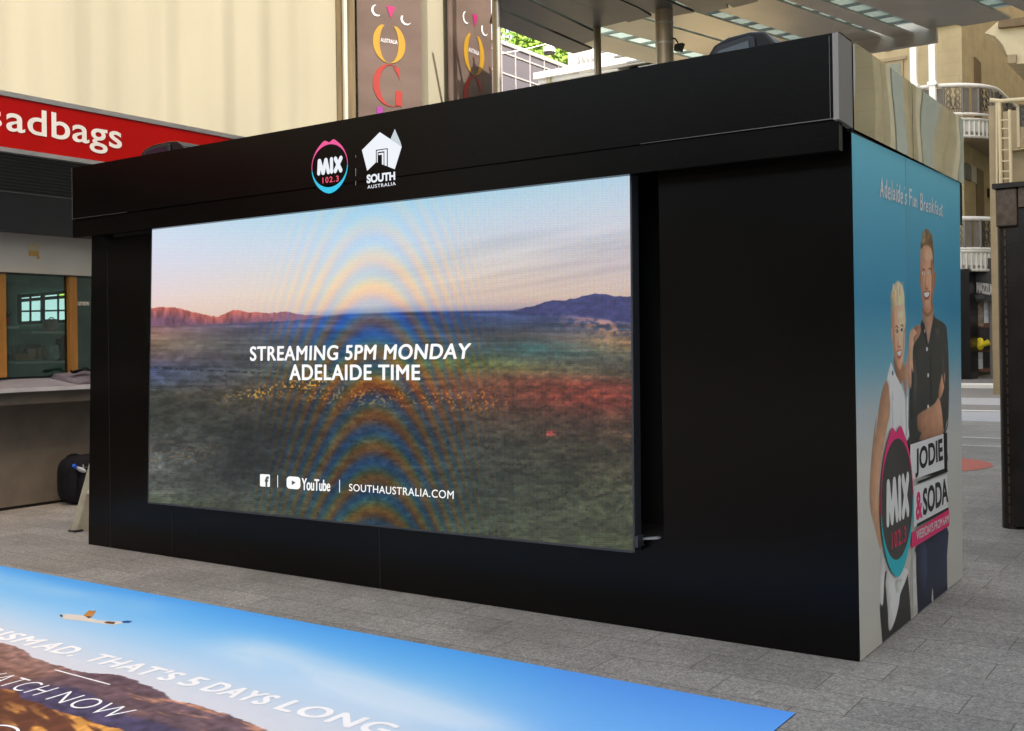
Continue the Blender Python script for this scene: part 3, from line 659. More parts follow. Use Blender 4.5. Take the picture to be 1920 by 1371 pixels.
b.poly(q2(.0135, (374, 372), (538, 306), (538, 293), (374, 357))); b.poly(q2(.0135, (524, 300), (536, 296), (535, 90), (520, 96))); b.poly(q2(.0135, (368, 608), (541, 513), (541, 498), (368, 590)))
b.split('lettering_bar', PKK, sp_)
b = MB(); text_into(b, '&', g2(364, 574, .0085), g2(400, 556, .0085), g2(398, 405, .0085), g2(362, 420, .0085), bold=.03); b.build('panel_lettering', PKP, sp_); b = MB()
b.poly(q2(.0128, (338, 726), (547, 600), (546, 506), (342, 640))); b.build('magenta_strip', PKP, sp_)
text_obj('panel_lettering', 'WEEKDAYS FROM 6AM', [g2(366, 680, .0092), g2(541, 582, .0092), g2(541, 538, .0092), g2(364, 630, .0092)], PKW, sp_, bold=0, fat=.01)
# handwritten headline: every letter jitters a little
b = MB(); s_ = "Adelaide's Fun Breakfast"; 
def hp(u, v, l=.003): return SP(1580 + u * 340 / 1371, 220 + v * 340 / 1371, l)
adv = {'l': .45, 'i': .42, "'": .35, ' ': .62, 't': .6, 'f': .6, 'r': .65, 'A': 1.15, 'F': .95, 'B': 1.1, 's': .75, 'k': .9}
tot = sum(adv.get(ch, .88) for ch in s_); x = 0; rnd = random.Random(3)
for ch in s_:
    a_ = adv.get(ch, .88)
    if ch != ' ':
        f0 = x / tot; f1 = (x + a_ * .72) / tot
        def B(f, hgt): # baseline -> height (fraction of cap)
            # perspective compresses the far end
            f = f ** .93; u = 278 + 478 * f; base = 575 + 160 * f; cap_ = 140 - 36 * f
            return u, base + 22 - hgt * cap_
        top = 1.0 if ch in "AFBdlktfi" else .62
        if ch == 'f': top = 1.0
        bot = 0 + rnd.uniform(-.06, .06); top += rnd.uniform(-.05, .08); sh = rnd.uniform(-.3, .9) * 6
        if ch == "'": bot = .78; top = 1.05
        u0, v0 = B(f0, bot); u1, v1 = B(f1, bot); u2, v2 = B(f1, top); u3, v3 = B(f0, top)
        if ch in "li'":
            m0, m1 = (u0 + u1) / 2, (u2 + u3) / 2; hw_ = (u1 - u0) * .2; u0, u1, u3, u2 = m0 - hw_, m0 + hw_, m1 - hw_, m1 + hw_
        text_into(b, ch, hp(u0, v0), hp(u1, v1), hp(u2 + sh, v2), hp(u3 + sh, v3), bold=0, fat=.03)
    x += a_
b.build('panel_lettering', Fp('print_white_script', (214, 226, 226)), sp_)

# ---- emblems on the fascia
YF = -P - .003
def FP(u, v, l=0.0): p = PY(u, v, YF); return Vector((p.x, YF - l, p.z))
fc = FP(618, 312)
e1 = FP(584.5, 314); e2 = FP(652.5, 308); hw = (e2.x - e1.x) / 2; hc = (FP(619, 261).z - FP(617, 363).z) / 2
lips(lambda a, b_, l: Vector((fc.x + a * hw, YF - l, fc.z + b_ * hc)), fas, [M['pinkL'], M['cyanL'], M['wL'], M['redL']])
def z3(a, b_): return (540 + a / 7.385, 220 + b_ / 7.385)
b = MB(); b.poly([FP(*z3(*p), .001) for p in [(1098, 742), (1025, 455), (1272, 207), (1422, 305), (1575, 412), (1480, 720), (1383, 682), (1383, 428), (1218, 452), (1218, 625)]])
b.poly([FP(*z3(*p), .001) for p in [(1230, 627), (1230, 465), (1370, 442), (1370, 676), (1336, 664), (1336, 470), (1243, 485), (1243, 627)]])
b.poly([FP(*z3(*p), .001) for p in [(1254, 500), (1325, 490), (1325, 660), (1302, 652), (1302, 518), (1254, 524)]])
b.build('state_emblem', M['wL'], fas)
b = MB(); b.poly([FP(*z3(*p), .002) for p in [(1422, 303), (1482, 162), (1560, 345), (1577, 408), (1572, 410)]]); b.build('state_emblem_fold', M['gL'], fas)
text_obj('fascia_lettering', 'SOUTH', [FP(*z3(1092, 918), .001), FP(*z3(1486, 868), .001), FP(*z3(1484, 752), .001), FP(*z3(1090, 796), .001)], M['wL'], fas, bold=.045)
text_obj('fascia_lettering', 'AUSTRALIA', [FP(*z3(1102, 992), .001), FP(*z3(1494, 940), .001), FP(*z3(1492, 892), .001), FP(*z3(1100, 944), .001)], M['wL'], fas, bold=.012, spacing=1.2)
b = MB()
for v0, v1 in ((525, 560), (708, 815), (880, 940)):
    b.poly([FP(*z3(936, v1), .001), FP(*z3(942, v1), .001), FP(*z3(942, v0), .001), FP(*z3(936, v0), .001)])
b.split('emblem_divider', M['alu'], fas)

# ---- LED screen
YS = -.085
sTL, sBL, sTR, sBR = PY(285.5, 430.5, YS), PY(278.5, 941, YS), PY(1181, 329.5, YS), PY(1187, 1033, YS)
scr = empty('video_screen', (2.9, YS, sBL.z)); scr.parent = stage; scr.matrix_parent_inverse = Matrix.Translation(-world_loc(stage))
hh, ww = 560, 1060
tt = np.linspace(0, 1, hh)[:, None, None]; ss = np.linspace(0, 1, ww)[None, :, None]
PP = (np.array(sBL) * (1 - ss) + np.array(sBR) * ss) * (1 - tt) + (np.array(sTL) * (1 - ss) + np.array(sTR) * ss) * tt
U, V = project(PP)
s2 = np.broadcast_to(ss[..., 0], U.shape)
topv = np.interp(U, [280, 1184], [430, 328]); botv = np.interp(U, [280, 1188], [942, 1034])
hor = np.interp(U, [280, 540, 640, 760, 980, 1184], [610, 600, 590, 585, 582, 592])
n1 = fbm(U / 12, V / 6.0, 5, 3); n2 = fbm(U / 6, V / 4.0, 3, 9); n3 = fbm(U / 120, V / 40, 3, 21); n4 = fbm(U / 90, V / 4.5, 3, 77); nd = vnoise(U / 3.4, V / 3.0, 91)
fs_ = np.clip((V - topv) / (hor - topv), 0, 1)
skyL = ramp(fs_, [(0, (206, 220, 236)), (.35, (214, 214, 228)), (.7, (226, 208, 208)), (.92, (228, 198, 180)), (1, (222, 186, 166))])
skyM = ramp(fs_, [(0, (168, 208, 226)), (.35, (198, 212, 224)), (.75, (222, 208, 188)), (.93, (206, 190, 182)), (1, (130, 140, 176))])
skyR = ramp(fs_, [(0, (178, 206, 224)), (.3, (196, 202, 214)), (.65, (196, 184, 186)), (.88, (200, 174, 162)), (1, (176, 150, 150))])
def tri(L_, M_, R_):
    a = np.clip(s2 * 2, 0, 1); b_ = np.clip(s2 * 2 - 1, 0, 1); return mixc(mixc(L_, M_, a), R_, b_)
skyc = tri(skyL, skyM, skyR)
skyc -= (sstep(.35, .8, s2) * sstep(.22, .45, fs_) * (fbm(U / 190, (V + .17 * U) / 13, 3, 5) - .42))[..., None] * np.array([30, 27, 22])
fl = np.clip((V - hor) / (botv - hor), 0, 1)
lL = ramp(fl, [(0, (120, 84, 92)), (.05, (132, 100, 88)), (.11, (124, 104, 84)), (.18, (104, 88, 94)), (.25, (66, 74, 106)), (.31, (60, 70, 92)), (.38, (58, 60, 54)), (.55, (52, 56, 48)), (.75, (80, 84, 82)), (.92, (86, 90, 84)), (1, (76, 84, 66))])
lM = ramp(fl, [(0, (60, 84, 140)), (.06, (48, 76, 120)), (.14, (50, 74, 92)), (.2, (66, 80, 76)), (.27, (84, 84, 54)), (.34, (84, 66, 46)), (.45, (62, 56, 48)), (.6, (46, 54, 54)), (.8, (48, 58, 56)), (1, (56, 64, 52))])
lR = ramp(fl, [(0, (56, 60, 106)), (.06, (68, 74, 92)), (.11, (104, 84, 72)), (.18, (80, 80, 74)), (.25, (86, 82, 66)), (.30, (104, 60, 50)), (.38, (100, 54, 46)), (.45, (78, 56, 44)), (.58, (64, 58, 44)), (.8, (68, 72, 54)), (1, (72, 78, 58))])
lc_ = tri(lL, lM, lR)
con = (.30 + .70 * sstep(.05, .45, fl)) * (1 - .3 * sstep(.7, 1, fl))
lc_ = lc_ * (1 + con * (n1 - .5) * .95)[..., None] * (.70 + .50 * fbm(U / 85 + V / 50, V / 26 - U / 160, 4, 55))[..., None] * (1 + con * (n2 - .5) * .30)[..., None] * (1 + (n4 - .5) * .55 * (1 - sstep(.25, .6, fl)))[..., None]
lc_ *= (1 - .35 * con * sstep(.80, .9, nd) * sstep(.08, .2, fl))[..., None]
def blob_(cu, cv, su, sv, k=0.0): return np.exp(-((U - cu) / su) ** 2 - ((V - cv - (U - cu) * k) / sv) ** 2)
lc_ += (blob_(1130, 606, 62, 20, .18) * sstep(.38, .62, n1))[..., None] * np.array([96, 48, 8])
lc_ += (blob_(1150, 648, 60, 20, .1) * n2)[..., None] * np.array([60, 44, 14])
lc_ += (blob_(1015, 655, 110, 20) * n1)[..., None] * np.array([-22, 22, 24])
lc_ += (blob_(890, 682, 120, 14, .04) * n1)[..., None] * np.array([34, 44, -6])
lc_ += (blob_(1080, 735, 150, 38, .05) * n1)[..., None] * np.array([38, -2, -4])
path = 745 - .22 * (U - 450)
lc_ += (np.exp(-((V - path) / 13) ** 2) * sstep(380, 470, U) * (1 - sstep(600, 660, U)) * sstep(.62, .8, nd))[..., None] * np.array([120, 84, 10])
lc_ += (np.exp(-((V - 745 - .03 * (U - 700)) / 26) ** 2) * sstep(520, 600, U) * (1 - sstep(900, 1000, U)) * sstep(.66, .86, nd))[..., None] * np.array([110, 66, 6])
lc_ += (np.exp(-((V - 850) / 26) ** 2) * (1 - sstep(380, 440, U)) * sstep(.6, .8, nd))[..., None] * np.array([44, 26, 14])
lc_ *= (1 - .30 * np.exp(-((U - 470 + (V - 850) * .35) / 80) ** 2) * sstep(.42, .58, fl) * (1 - sstep(.8, 1, fl)))[..., None]
lc_ *= (1 - .5 * np.exp(-((V - 689 - .05 * (U - 280)) / 2.2) ** 2) * sstep(.4, .6, n2) * (1 - sstep(560, 640, U)))[..., None]
rd = np.exp(-((U - 1030) / 14) ** 2 - ((V - 813) / 5) ** 2); lc_ += (rd * sstep(.35, .6, n2))[..., None] * np.array([150, 40, 45])
img = mixc(skyc, lc_, sstep(-2.5, 2.5, V - hor))
rl = np.interp(U, [278, 300, 335, 350, 372, 395, 410, 425, 440, 470, 500, 535, 560, 590, 640], [580, 577, 577, 582, 588, 592, 594, 588, 581, 586, 588, 585, 588, 592, 596]) + (fbm(U / 9, U * 0, 3, 2) - .5) * 5
mk = sstep(-.8, .8, V - rl) * (1 - sstep(-1, 3, V - hor - 1)) * (1 - sstep(585, 650, U))
rc = mixc(np.array([186., 96., 84.]), np.array([112., 76., 98.]), np.clip((V - rl) / 22, 0, 1)) * (.66 + .68 * fbm(U / 5, V / 14, 4, 8))[..., None]
rc = mixc(rc, np.array([110., 100., 142.]), sstep(430, 640, U)); img = mixc(img, rc, mk)
rr = np.interp(U, [950, 980, 1010, 1035, 1060, 1085, 1110, 1140, 1160, 1190], [584, 578, 571, 562, 563, 558, 551, 553, 556, 556]) + (fbm(U / 12, U * 0, 3, 4) - .5) * 4
mk = sstep(-.8, .8, V - rr) * (1 - sstep(-3, 3, V - np.interp(U, [960, 1060, 1190], [584, 590, 606]))) * sstep(955, 985, U)
rc = np.array([62., 64., 110.]) * (.78 + .44 * n1)[..., None]; img = mixc(img, rc, mk)
# interference rings of the LED pixels
dx = U - 700; ph = 2 * np.pi * ((V - 718) - .0104 * dx ** 2 - .8 * np.sin(U / 31.0)) / 59.5
env = np.exp(-(dx / 150) ** 2) + .42 * np.exp(-(dx / 250) ** 2)
sky_ = sstep(-3, 3, hor - V); env = env * (sky_ * .62 * (.35 + .65 * sstep(0, .8, fs_)) + (1 - sky_))
amp = 23 * env * (.8 + .4 * n3)
img += amp[..., None] * (np.cos(ph)[..., None] * np.array([1.0, .30, -.9]) + np.cos(ph + 2.3)[..., None] * np.array([-.1, .35, .1]))
img += (5 * sstep(720, 900, U))[..., None] * np.cos(2 * np.pi * (U - 700) / 7.6)[..., None] * np.array([1, .2, -.8])
img += (5.0 * np.cos(2 * np.pi * V / 4.3))[..., None]
rng = np.random.default_rng(1); img += rng.normal(0, 6.0, img.shape)
grid_obj('screen_picture', PP, tolin(np.clip(img, 2, 250)), attr_mat('led_picture', .6, emit=K * 1.02, spec=.2), scr)
b = MB()   # cabinet behind the picture and its rim
b.prism([(sBL.x, YS + .004, sBL.z), (sBR.x, YS + .004, sBR.z), (sTR.x, YS + .004, sTR.z), (sTL.x, YS + .004, sTL.z)], (0, .07, 0)); b.build('screen_cabinet', M['plasticbk'], scr)
b = MB(); r_ = .016
b.prism([(sBR.x, YS - .002, sBR.z - .008), (sBR.x + .012, YS - .002, sBR.z - .008), (sTR.x + .011, YS - .002, sTR.z + .004), (sTR.x, YS - .002, sTR.z + .004)], (0, .075, 0))
b.prism([(sBL.x - .008, YS - .002, sBL.z - .012), (sBR.x, YS - .002, sBR.z - .012), (sBR.x, YS - .002, sBR.z), (sBL.x - .008, YS - .002, sBL.z)], (0, .075, 0))
b.prism([(sTL.x - .008, YS - .002, sTL.z), (sTR.x, YS - .002, sTR.z), (sTR.x, YS - .002, sTR.z + .006), (sTL.x - .008, YS - .002, sTL.z + .006)], (0, .075, 0))
b.prism([(sBL.x - .008, YS - .002, sBL.z), (sBL.x, YS - .002, sBL.z), (sTL.x, YS - .002, sTL.z), (sTL.x - .008, YS - .002, sTL.z)], (0, .075, 0))
b.box(sBR.x + .012, sBR.x + .03, YS, YS + .07, sBR.z + .02, sBR.z + .08)
b.split('screen_frame', M['rimgrey'], scr)
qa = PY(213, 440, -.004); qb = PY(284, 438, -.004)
b = MB(); b.box(qa.x, qb.x + .1, -.005, -.001, qa.z - .022, qa.z + .03); b.build('fascia_shade_strip', M['seam'], stage)  # black strip stands in for the shade under the fascia
p = PY(1204, 1012, -.03); b = MB(); b.prism([(p.x - .06, -.03, p.z - .012), (p.x + .10, -.03, p.z + .012), (p.x + .09, -.03, p.z + .022), (p.x - .06, -.03, p.z)], (0, .03, 0)); b.build('bracket', M['alu'], scr)
YT = YS - .004
def LP(u, v, l=0): p = PY(u, v, YT); return Vector((p.x, YT - l, p.z))
def c6(a, b_, l=0): return LP(460 + a / 4.0326, 620 + b_ / 4.0326, l)
text_obj('screen_lettering', 'STREAMING 5PM MONDAY', [c6(38, 228), c6(1690, 212), c6(1706, 97), c6(38, 122)], M['ewhite'], scr, bold=0, spacing=1.08, fat=.04)
text_obj('screen_lettering', 'ADELAIDE TIME', [c6(336, 372), c6(1318, 372), c6(1318, 260), c6(336, 258)], M['ewhite'], scr, bold=0, spacing=1.08, fat=.04)
text_obj('screen_lettering', 'YouTube', [c6(428, 1206), c6(640, 1215), c6(642, 1132), c6(428, 1116)], M['ewhite'], scr, bold=.006, fat=.02, spacing=.98)
text_obj('screen_lettering', 'SOUTHAUSTRALIA.COM', [c6(785, 1212), c6(1574, 1274), c6(1576, 1212), c6(785, 1158)], M['ewhite'], scr, bold=0, spacing=1.07, fat=.008)
b = MB()
def rr_(x0, y0, x1, y1, y0b, y1b, r):   # rounded icon box
    pts = []
    for cx, cy, a0 in ((x1 - r, y0b + r, -90), (x1 - r, y1b - r, 0), (x0 + r, y1 - r, 90), (x0 + r, y0 + r, 180)):
        for k in range(6): t = math.radians(a0 + 18 * k); pts.append(c6(cx + r * math.cos(t), cy + r * math.sin(t)))
    b.poly(pts)
rr_(111, 1085, 186, 1178, 1088, 1182, 8); rr_(312, 1102, 416, 1196, 1106, 1200, 26)
for x0 in (244, 712): b.poly([c6(x0 - 2, 1186 + (38 if x0 > 500 else 0)), c6(x0 + 3, 1186 + (38 if x0 > 500 else 0)), c6(x0 + 3, 1094 + (34 if x0 > 500 else 0)), c6(x0 - 2, 1094 + (34 if x0 > 500 else 0))])
b.split('screen_icon', M['ewhite'], scr)
b = MB(); dk_ = emis('screen_dark_green', lin((62, 72, 66)), K)
b.poly([c6(352, 1132, .001), c6(352, 1168, .001), c6(382, 1150, .001)])
text_into(b, 'f', c6(148, 1180, .001), c6(178, 1180, .001), c6(178, 1102, .001), c6(148, 1102, .001), bold=.05)
b.build('screen_icon_mark', dk_, scr)

# ---- lamps lying on the roof of the stage
def stage_light(name, u0, u1, y, label, sc=1.0, low=0):
    p0 = PY(u0, 100, y); p1 = PY(u1, 100, y); x0, x1 = p0.x, p1.x; t = empty(name, ((x0 + x1) / 2, y, 3.0), label, 'stage light', 'stage lights lying on the roof of the stage')
    w_ = x1 - x0; h = .17 * sc
    b = MB(); prof = [(0, 0), (0, .45), (.10, .78), (.3, .95), (.6, 1.0), (.8, .93), (.93, .55), (1, .1), (1, 0)]
    b.prism([(x0 + a * w_, y, 3.0 + c_ * h) for a, c_ in prof], (0, .26, 0)); b.build('lamp_housing', M['plasticbk'], t, bevel=.015)
    b = MB(); b.prism([(x0 + w_ * a, y - .012, 3.0 + c_ * h) for a, c_ in [(.06, 0), (.08, .42), (.16, .70), (.6, .86), (.68, .76), (.70, 0)]], (0, .011, 0)); b.build('lamp_bezel', M['plasticdg'], t, bevel=.004)
    b = MB(); b.prism([(x0 + w_ * a, y - .017, 3.0 + c_ * h) for a, c_ in [(.12, 0), (.13, .40), (.2, .55), (.6, .70), (.63, 0)]], (0, .004, 0)); b.build('lens', M['lens'], t)
    b = MB(); b.box(x0 - .05, x0, y + .08, y + .16, 3.0, 3.0 + h * .4); b.build('bracket', M['plasticbk'], t, bevel=.005)
    return t
stage_light('stage_light', 1325, 1462, .12, 'black rounded stage light on the stage roof near its right end')
p0 = PY(258, 290, -.05); 
stage_light('stage_light', 262, 346, -.02, 'low black stage light on the stage roof over the red shop sign', .62)

# ================================================================== FLOOR BANNER
ban = empty('floor_banner', (3.5, -2, 0), 'large printed floor banner with blue sky, red desert ranges and white lettering', 'floor banner')
ZF = .005
bx0, bx1, by1, by0 = -1.5, 6.135, -.862, -3.9
hh, ww = 420, 1000
xs = np.linspace(bx0, bx1, ww)[None, :]; ys = np.linspace(by0, by1, hh)[:, None]
Xg = np.broadcast_to(xs, (hh, ww)); Yg = np.broadcast_to(ys, (hh, ww)); PP = np.stack([Xg, Yg, np.full((hh, ww), ZF)], -1)
def c5(a, b_): return PZ(a / 4.8, 1160 + b_ / 4.8, 0)
rp = [c5(*p) for p in [(0,225),(130,255),(200,290),(300,360),(400,395),(510,430),(620,460),(720,485),(1040,515),(1180,545),(1260,570),(1270,590),(1380,615),(1390,640),(1480,665),(1560,740),(1800,790),(1920,830)]]
rx_ = [-1.5, 1.2, 1.8] + [p.x for p in rp] + [4.39, 4.8, 5.2, 6.2]; ry_ = [-1.9, -1.85, -1.93] + [p.y for p in rp] + [-2.17, -2.36, -2.6, -3.0]
o_ = np.argsort(rx_); rx_ = np.array(rx_)[o_]; ry_ = np.array(ry_)[o_]
ridge = np.interp(Xg, rx_, ry_) + (fbm(Xg * 9, Xg * 0, 4, 2) - .5) * .03
fgp = [c5(*p) for p in [(0, 640), (130, 660), (230, 735), (400, 800), (560, 850), (740, 880), (850, 930), (970, 990), (1100, 1010)]]
fx_ = [-1.5] + [p.x for p in fgp] + [4.6, 6.2]; fy_ = [-2.0] + [p.y for p in fgp] + [-2.9, -3.5]
o_ = np.argsort(fx_); fg = np.interp(Xg, np.array(fx_)[o_], np.array(fy_)[o_]) + (fbm(Xg * 7, Xg * 0, 3, 12) - .5) * .05
nb = fbm(Xg * 1.1 + Yg * .8, Yg * 3.2, 5, 31); nf = fbm(Xg * 26, Yg * 26, 4, 40)
tsky = np.clip((by1 - Yg) / 1.15, 0, 1)
skyb = ramp(tsky, [(0, (82, 172, 255)), (.25, (108, 190, 255)), (.5, (146, 206, 252)), (.75, (184, 218, 246)), (1, (212, 222, 234))])
# the right-hand end of the print stays deeper blue
deep = ramp(tsky, [(0, (92, 164, 255)), (.5, (116, 186, 255)), (1, (136, 196, 255))])
skyb = mixc(skyb, deep, sstep(4.6, 5.6, Xg + .35 * (Yg + 1.5)))
wisp = np.exp(-((Yg + 1.55 + .18 * (Xg - 4.2)) / .16) ** 2) * sstep(2.9, 3.6, Xg) * (1 - sstep(4.9, 5.6, Xg)) * (nb * 1.2) + np.exp(-((Yg + 1.12) / .12) ** 2) * (1 - sstep(1.0, 1.7, np.abs(Xg - .9))) * nb * .7
skyb = mixc(skyb, np.array([244., 250., 255.]), np.clip(wisp, 0, .5))
haze_b = np.exp(-np.clip(Yg - ridge, 0, 9) / .16) * (1 - sstep(4.8, 5.6, Xg)); skyb = mixc(skyb, np.array([226., 222., 226.]), .6 * haze_b)
dd = ridge - Yg
mtn = ramp(np.clip(dd / .5, 0, 1), [(0, (150, 116, 108)), (.3, (140, 104, 92)), (.6, (120, 84, 76)), (1, (110, 76, 66))])
mtn = mixc(mtn, np.array([98., 78., 92.]), sstep(2.92, 3.1, Xg + .35 * dd + (nf - .5) * .1) * (.75 + .0 * nb))
rock = sstep(.56, .68, fbm(Xg * 5, Yg * 22, 4, 50)) * sstep(3.2, 3.5, Xg) * (1 - sstep(.12, .22, dd)); mtn = mixc(mtn, np.array([196., 140., 110.]), rock * .9)
nav = sstep(0, .05, dd - .20 - .05 * (nb - .5)) * sstep(2.85, 3.05, Xg); mtn = mixc(mtn, np.array([66., 64., 104.]), .7 * nav)
mtn *= (.70 + .60 * nf)[..., None] * (.8 + .4 * fbm(Xg * 8, (Yg + .2 * Xg) * 40, 4, 81))[..., None]
strat = fbm(Xg * 5, (Yg + .25 * Xg) * 30, 4, 61); fgc = mixc(np.array([104., 60., 42.]), np.array([226., 160., 78.]), sstep(.42, .62, strat) * sstep(.3, .55, fbm(Xg * 3, Yg * 6, 3, 66)))
fgc = fgc * (.75 + .5 * fbm(Xg * 40, Yg * 12, 3, 70))[..., None]
im = np.where((dd > 0)[..., None], mtn, skyb); im = np.where((Yg < fg)[..., None], fgc, im)
colb = tolin(im) * .97 * (.985 + .03 * nf)[..., None]
bm_ = grid_obj('printed_sheet', PP, np.clip(colb, 0, .97), attr_mat('matte_vinyl_print', .42, spec=.45), ban)
b = MB(); b.box(bx0, bx1, by0, by1, .0006, .0042); b.build('vinyl_edge', mat('vinyl_edge', (.03, .05, .12), .5), ban)
def G_(u, v, l=.001): p = PZ(u, v, ZF + l); return p
y0, y1 = -1.98, -1.853; Zt = ZF + .0012
words = [('TOURISM', 1.30, 2.35 - .0), ('AD.', 2.41, 2.74), ("THAT'S", 2.845, 3.50), ('5', 3.575, 3.665), ('DAYS', 3.74, 4.14), ('LONG', 4.225, 4.83)]
b = MB()
WP = mat('white_print', (.97, .97, .97), .45, var=.02)
for s_, a0, a1 in words: text_obj('banner_lettering', s_, [(a0, y0, Zt), (a1, y0, Zt), (a1, y1, Zt), (a0, y1, Zt)], WP, ban, bold=0, spacing=1.12, fat=.058)
text_obj('banner_lettering', 'WATCH', [(2.58, -2.432, Zt), (3.16, -2.432, Zt), (3.16, -2.302, Zt), (2.58, -2.302, Zt)], WP, ban, bold=-.012, spacing=1.1)
text_obj('banner_lettering', 'NOW', [(3.25, -2.432, Zt), (3.735, -2.432, Zt), (3.735, -2.302, Zt), (3.25, -2.302, Zt)], WP, ban, bold=-.012, spacing=1.1)
b = MB(); b.box(2.88, 3.315, -2.152, -2.143, ZF + .0006, Zt)
ring = []; N_ = 24; pc = PZ(6, 1372, 0)
for i in range(N_ + 1):
    t = 2 * math.pi * i / N_; ring += [(pc.x + .09 * math.cos(t), pc.y + .05 * math.sin(t), Zt), (pc.x + .075 * math.cos(t), pc.y + .036 * math.sin(t), Zt)]
b.add(ring, [(2 * i, 2 * i + 1, 2 * i + 3, 2 * i + 2) for i in range(N_)])
b.split('banner_lettering', WP, ban)
def c8(a, b_): return (a / 2.4, 1020 + b_ / 2.4)
_lift[0] = .0008
colpoly([([(268, 322), (300, 316), (372, 322), (440, 344), (520, 349), (560, 350), (580, 352), (510, 365), (460, 360), (380, 349), (290, 339)], (240, 236, 228), (214, 206, 196)),
         ([(372, 324), (400, 300), (434, 302), (412, 332)], (150, 96, 52), (196, 140, 70)),
         ([(545, 350), (570, 345), (597, 348), (580, 356), (556, 356)], (40, 96, 170), (36, 84, 150)),
         ([(466, 352), (490, 349), (520, 352), (512, 362), (480, 359)], (120, 80, 50), (90, 60, 40)),
         ([(268, 322), (276, 318), (284, 326), (276, 331)], (40, 36, 34), (40, 36, 34)), ([(385, 328), (402, 326), (412, 331), (398, 336)], (60, 66, 84), (60, 66, 84))],
        'printed_aeroplane', ban, lambda u, v, l: (lambda p: Vector((p.x, p.y, ZF + l)))(PZ(*c8(u, v), ZF)), gain=1.0, smooth=False, clampz=False)

# ================================================================== LEFT SHOP BUILDING
shop = empty('shop_building', (-3, 2, 0), 'cream building with a shop window, stone ledge and red sign on its dark awning', 'shop')
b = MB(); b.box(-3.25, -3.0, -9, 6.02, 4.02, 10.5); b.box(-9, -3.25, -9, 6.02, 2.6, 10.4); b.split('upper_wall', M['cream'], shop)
XA = -1.7
sg = [PX(0, 177, XA), PX(0, 275, XA)]; zt, zb = 3.90, 3.42
zt = PX(200, 216, XA).z; zb = PX(80, 287, XA).z
sb = MB(); sb.box(XA - .1, XA, -6, 5.6, zb, zt); sign = sb.build('sign_board', M['red'], shop)
b = MB(); b.box(XA - .12, XA + .012, -6, 5.6, zt, zt + .045); b.box(XA - .12, XA + .012, -6, 5.6, zb - .04, zb); b.split('sign_trim', M['alu'], sign)
def sgn(u, v): p = PX(u, v, XA + .006); return p
cu_ = [PX(12, 243, XA), PX(227, 278, XA)]; zbase = sum(p.z for p in cu_) / 2; xh = PX(100, 225, XA).z
zdesc = PX(180, 287, XA).z; zasc = PX(90, 209, XA).z
b = MB(); ya = PX(11, 240, XA).y; yb = PX(228, 270, XA).y
text_into(b, 'adbags', (XA + .006, ya, zdesc), (XA + .006, yb, zdesc), (XA + .006, yb, zasc), (XA + .006, ya, zasc), bold=.012, spacing=1.03)
hx = (yb - ya) / 6; ys_ = PX(3, 240, XA).y; text_into(b, 's', (XA + .006, ys_ - hx * .9, zbase), (XA + .006, ys_, zbase), (XA + .006, ys_, xh), (XA + .006, ys_ - hx * .9, xh), bold=.012)
b.build('sign_lettering', M['whitep'], sign)
# awning underside with ribs, dark band, off-white band
z_s = PX(65, 365, -2.2).z; z_d = PX(65, 437, -2.2).z
b = MB(); b.prism([(XA - .02, -6, zb - .01), (-2.2, -6, z_s), (-2.2, -6, z_s + .06), (XA - .02, -6, zb + .05)], (0, 11.6, 0))
for i in range(12):
    f = (i + .5) / 12; x_ = XA - .02 + (-2.2 - XA + .02) * f; z_ = zb - .01 + (z_s - zb + .01) * f; b.box(x_ - .008, x_ + .008, -6, 5.6, z_ - .012, z_ + .0)
b.build('awning_soffit', M['soffit'], shop)
b = MB(); b.box(-2.35, -2.2, -6, 5.6, z_d, z_s + .05); b.build('dark_band', M['darkband'], shop)
b = MB(); b.box(-2.2, -2.185, -6, 5.6, z_s - .005, z_s + .012); b.build('band_trim', M['alu'], shop)
z_w = PX(84, 514, -2.4).z
b = MB(); b.box(-2.55, -2.4, -6, 5.6, z_w, z_d + .05); b.build('head_panel', M['offwhite'], shop)
b = MB(); b.box(-2.4, -2.39, -6, 5.6, z_w - .012, z_w); b.build('head_trim', M['darkband'], shop)
def cl(a, b_): return PX(a, b_, -2.397)
b = MB(); b.mat(0); b.box(-2.4, -2.396, PX(53, 470, -2.4).y, PX(74, 470, -2.4).y, PX(60, 471, -2.4).z, PX(60, 457, -2.4).z)
b.mat(1); b.box(-2.4, -2.395, PX(54, 470, -2.4).y, PX(72, 470, -2.4).y, PX(60, 480, -2.4).z, PX(60, 471, -2.4).z); b.box(-2.4, -2.396, PX(70, 470, -2.4).y, PX(73.5, 470, -2.4).y, PX(60, 485, -2.4).z, PX(60, 480, -2.4).z); b.build('worn_sticker', [M['parch'], M['parch2']], shop)
z_l = 1.30
b = MB()
for u0, u1 in ((-12, 12), (131, 145)):
    y0_, y1_ = PX(u0, 560, -2.4).y, PX(u1, 560, -2.4).y; b2 = MB(); b2.box(-2.5, -2.4, y0_, y1_, z_l, z_w); b2.build('window_post', M['orangewood'], shop, bevel=.004)
b = MB(); b.box(-2.462, -2.456, PX(12, 560, -2.4).y, PX(131, 560, -2.4).y, z_l, z_w); b.box(-2.462, -2.456, PX(145, 560, -2.4).y, 5.6, z_l, z_w); b.box(-2.462, -2.456, -6, PX(-12, 560, -2.4).y, z_l, z_w); pane = b.split('window_pane', M['tealglass'], shop)
q_ = [PX(167, 573, -2.44), PX(145, 573, -2.44), PX(145, 566, -2.44), PX(167, 566, -2.44)]; text_obj('pane_lettering', 'SPORTSKI', q_, M['whitep'], pane, bold=.01)
b = MB(); b.prism([(-2.56, -6, 1.24), (-2.08, -6, 1.16), (-2.08, -6, 1.20), (-2.56, -6, z_l)], (0, 11.6, 0)); b.build('window_ledge', M['ledge'], shop)
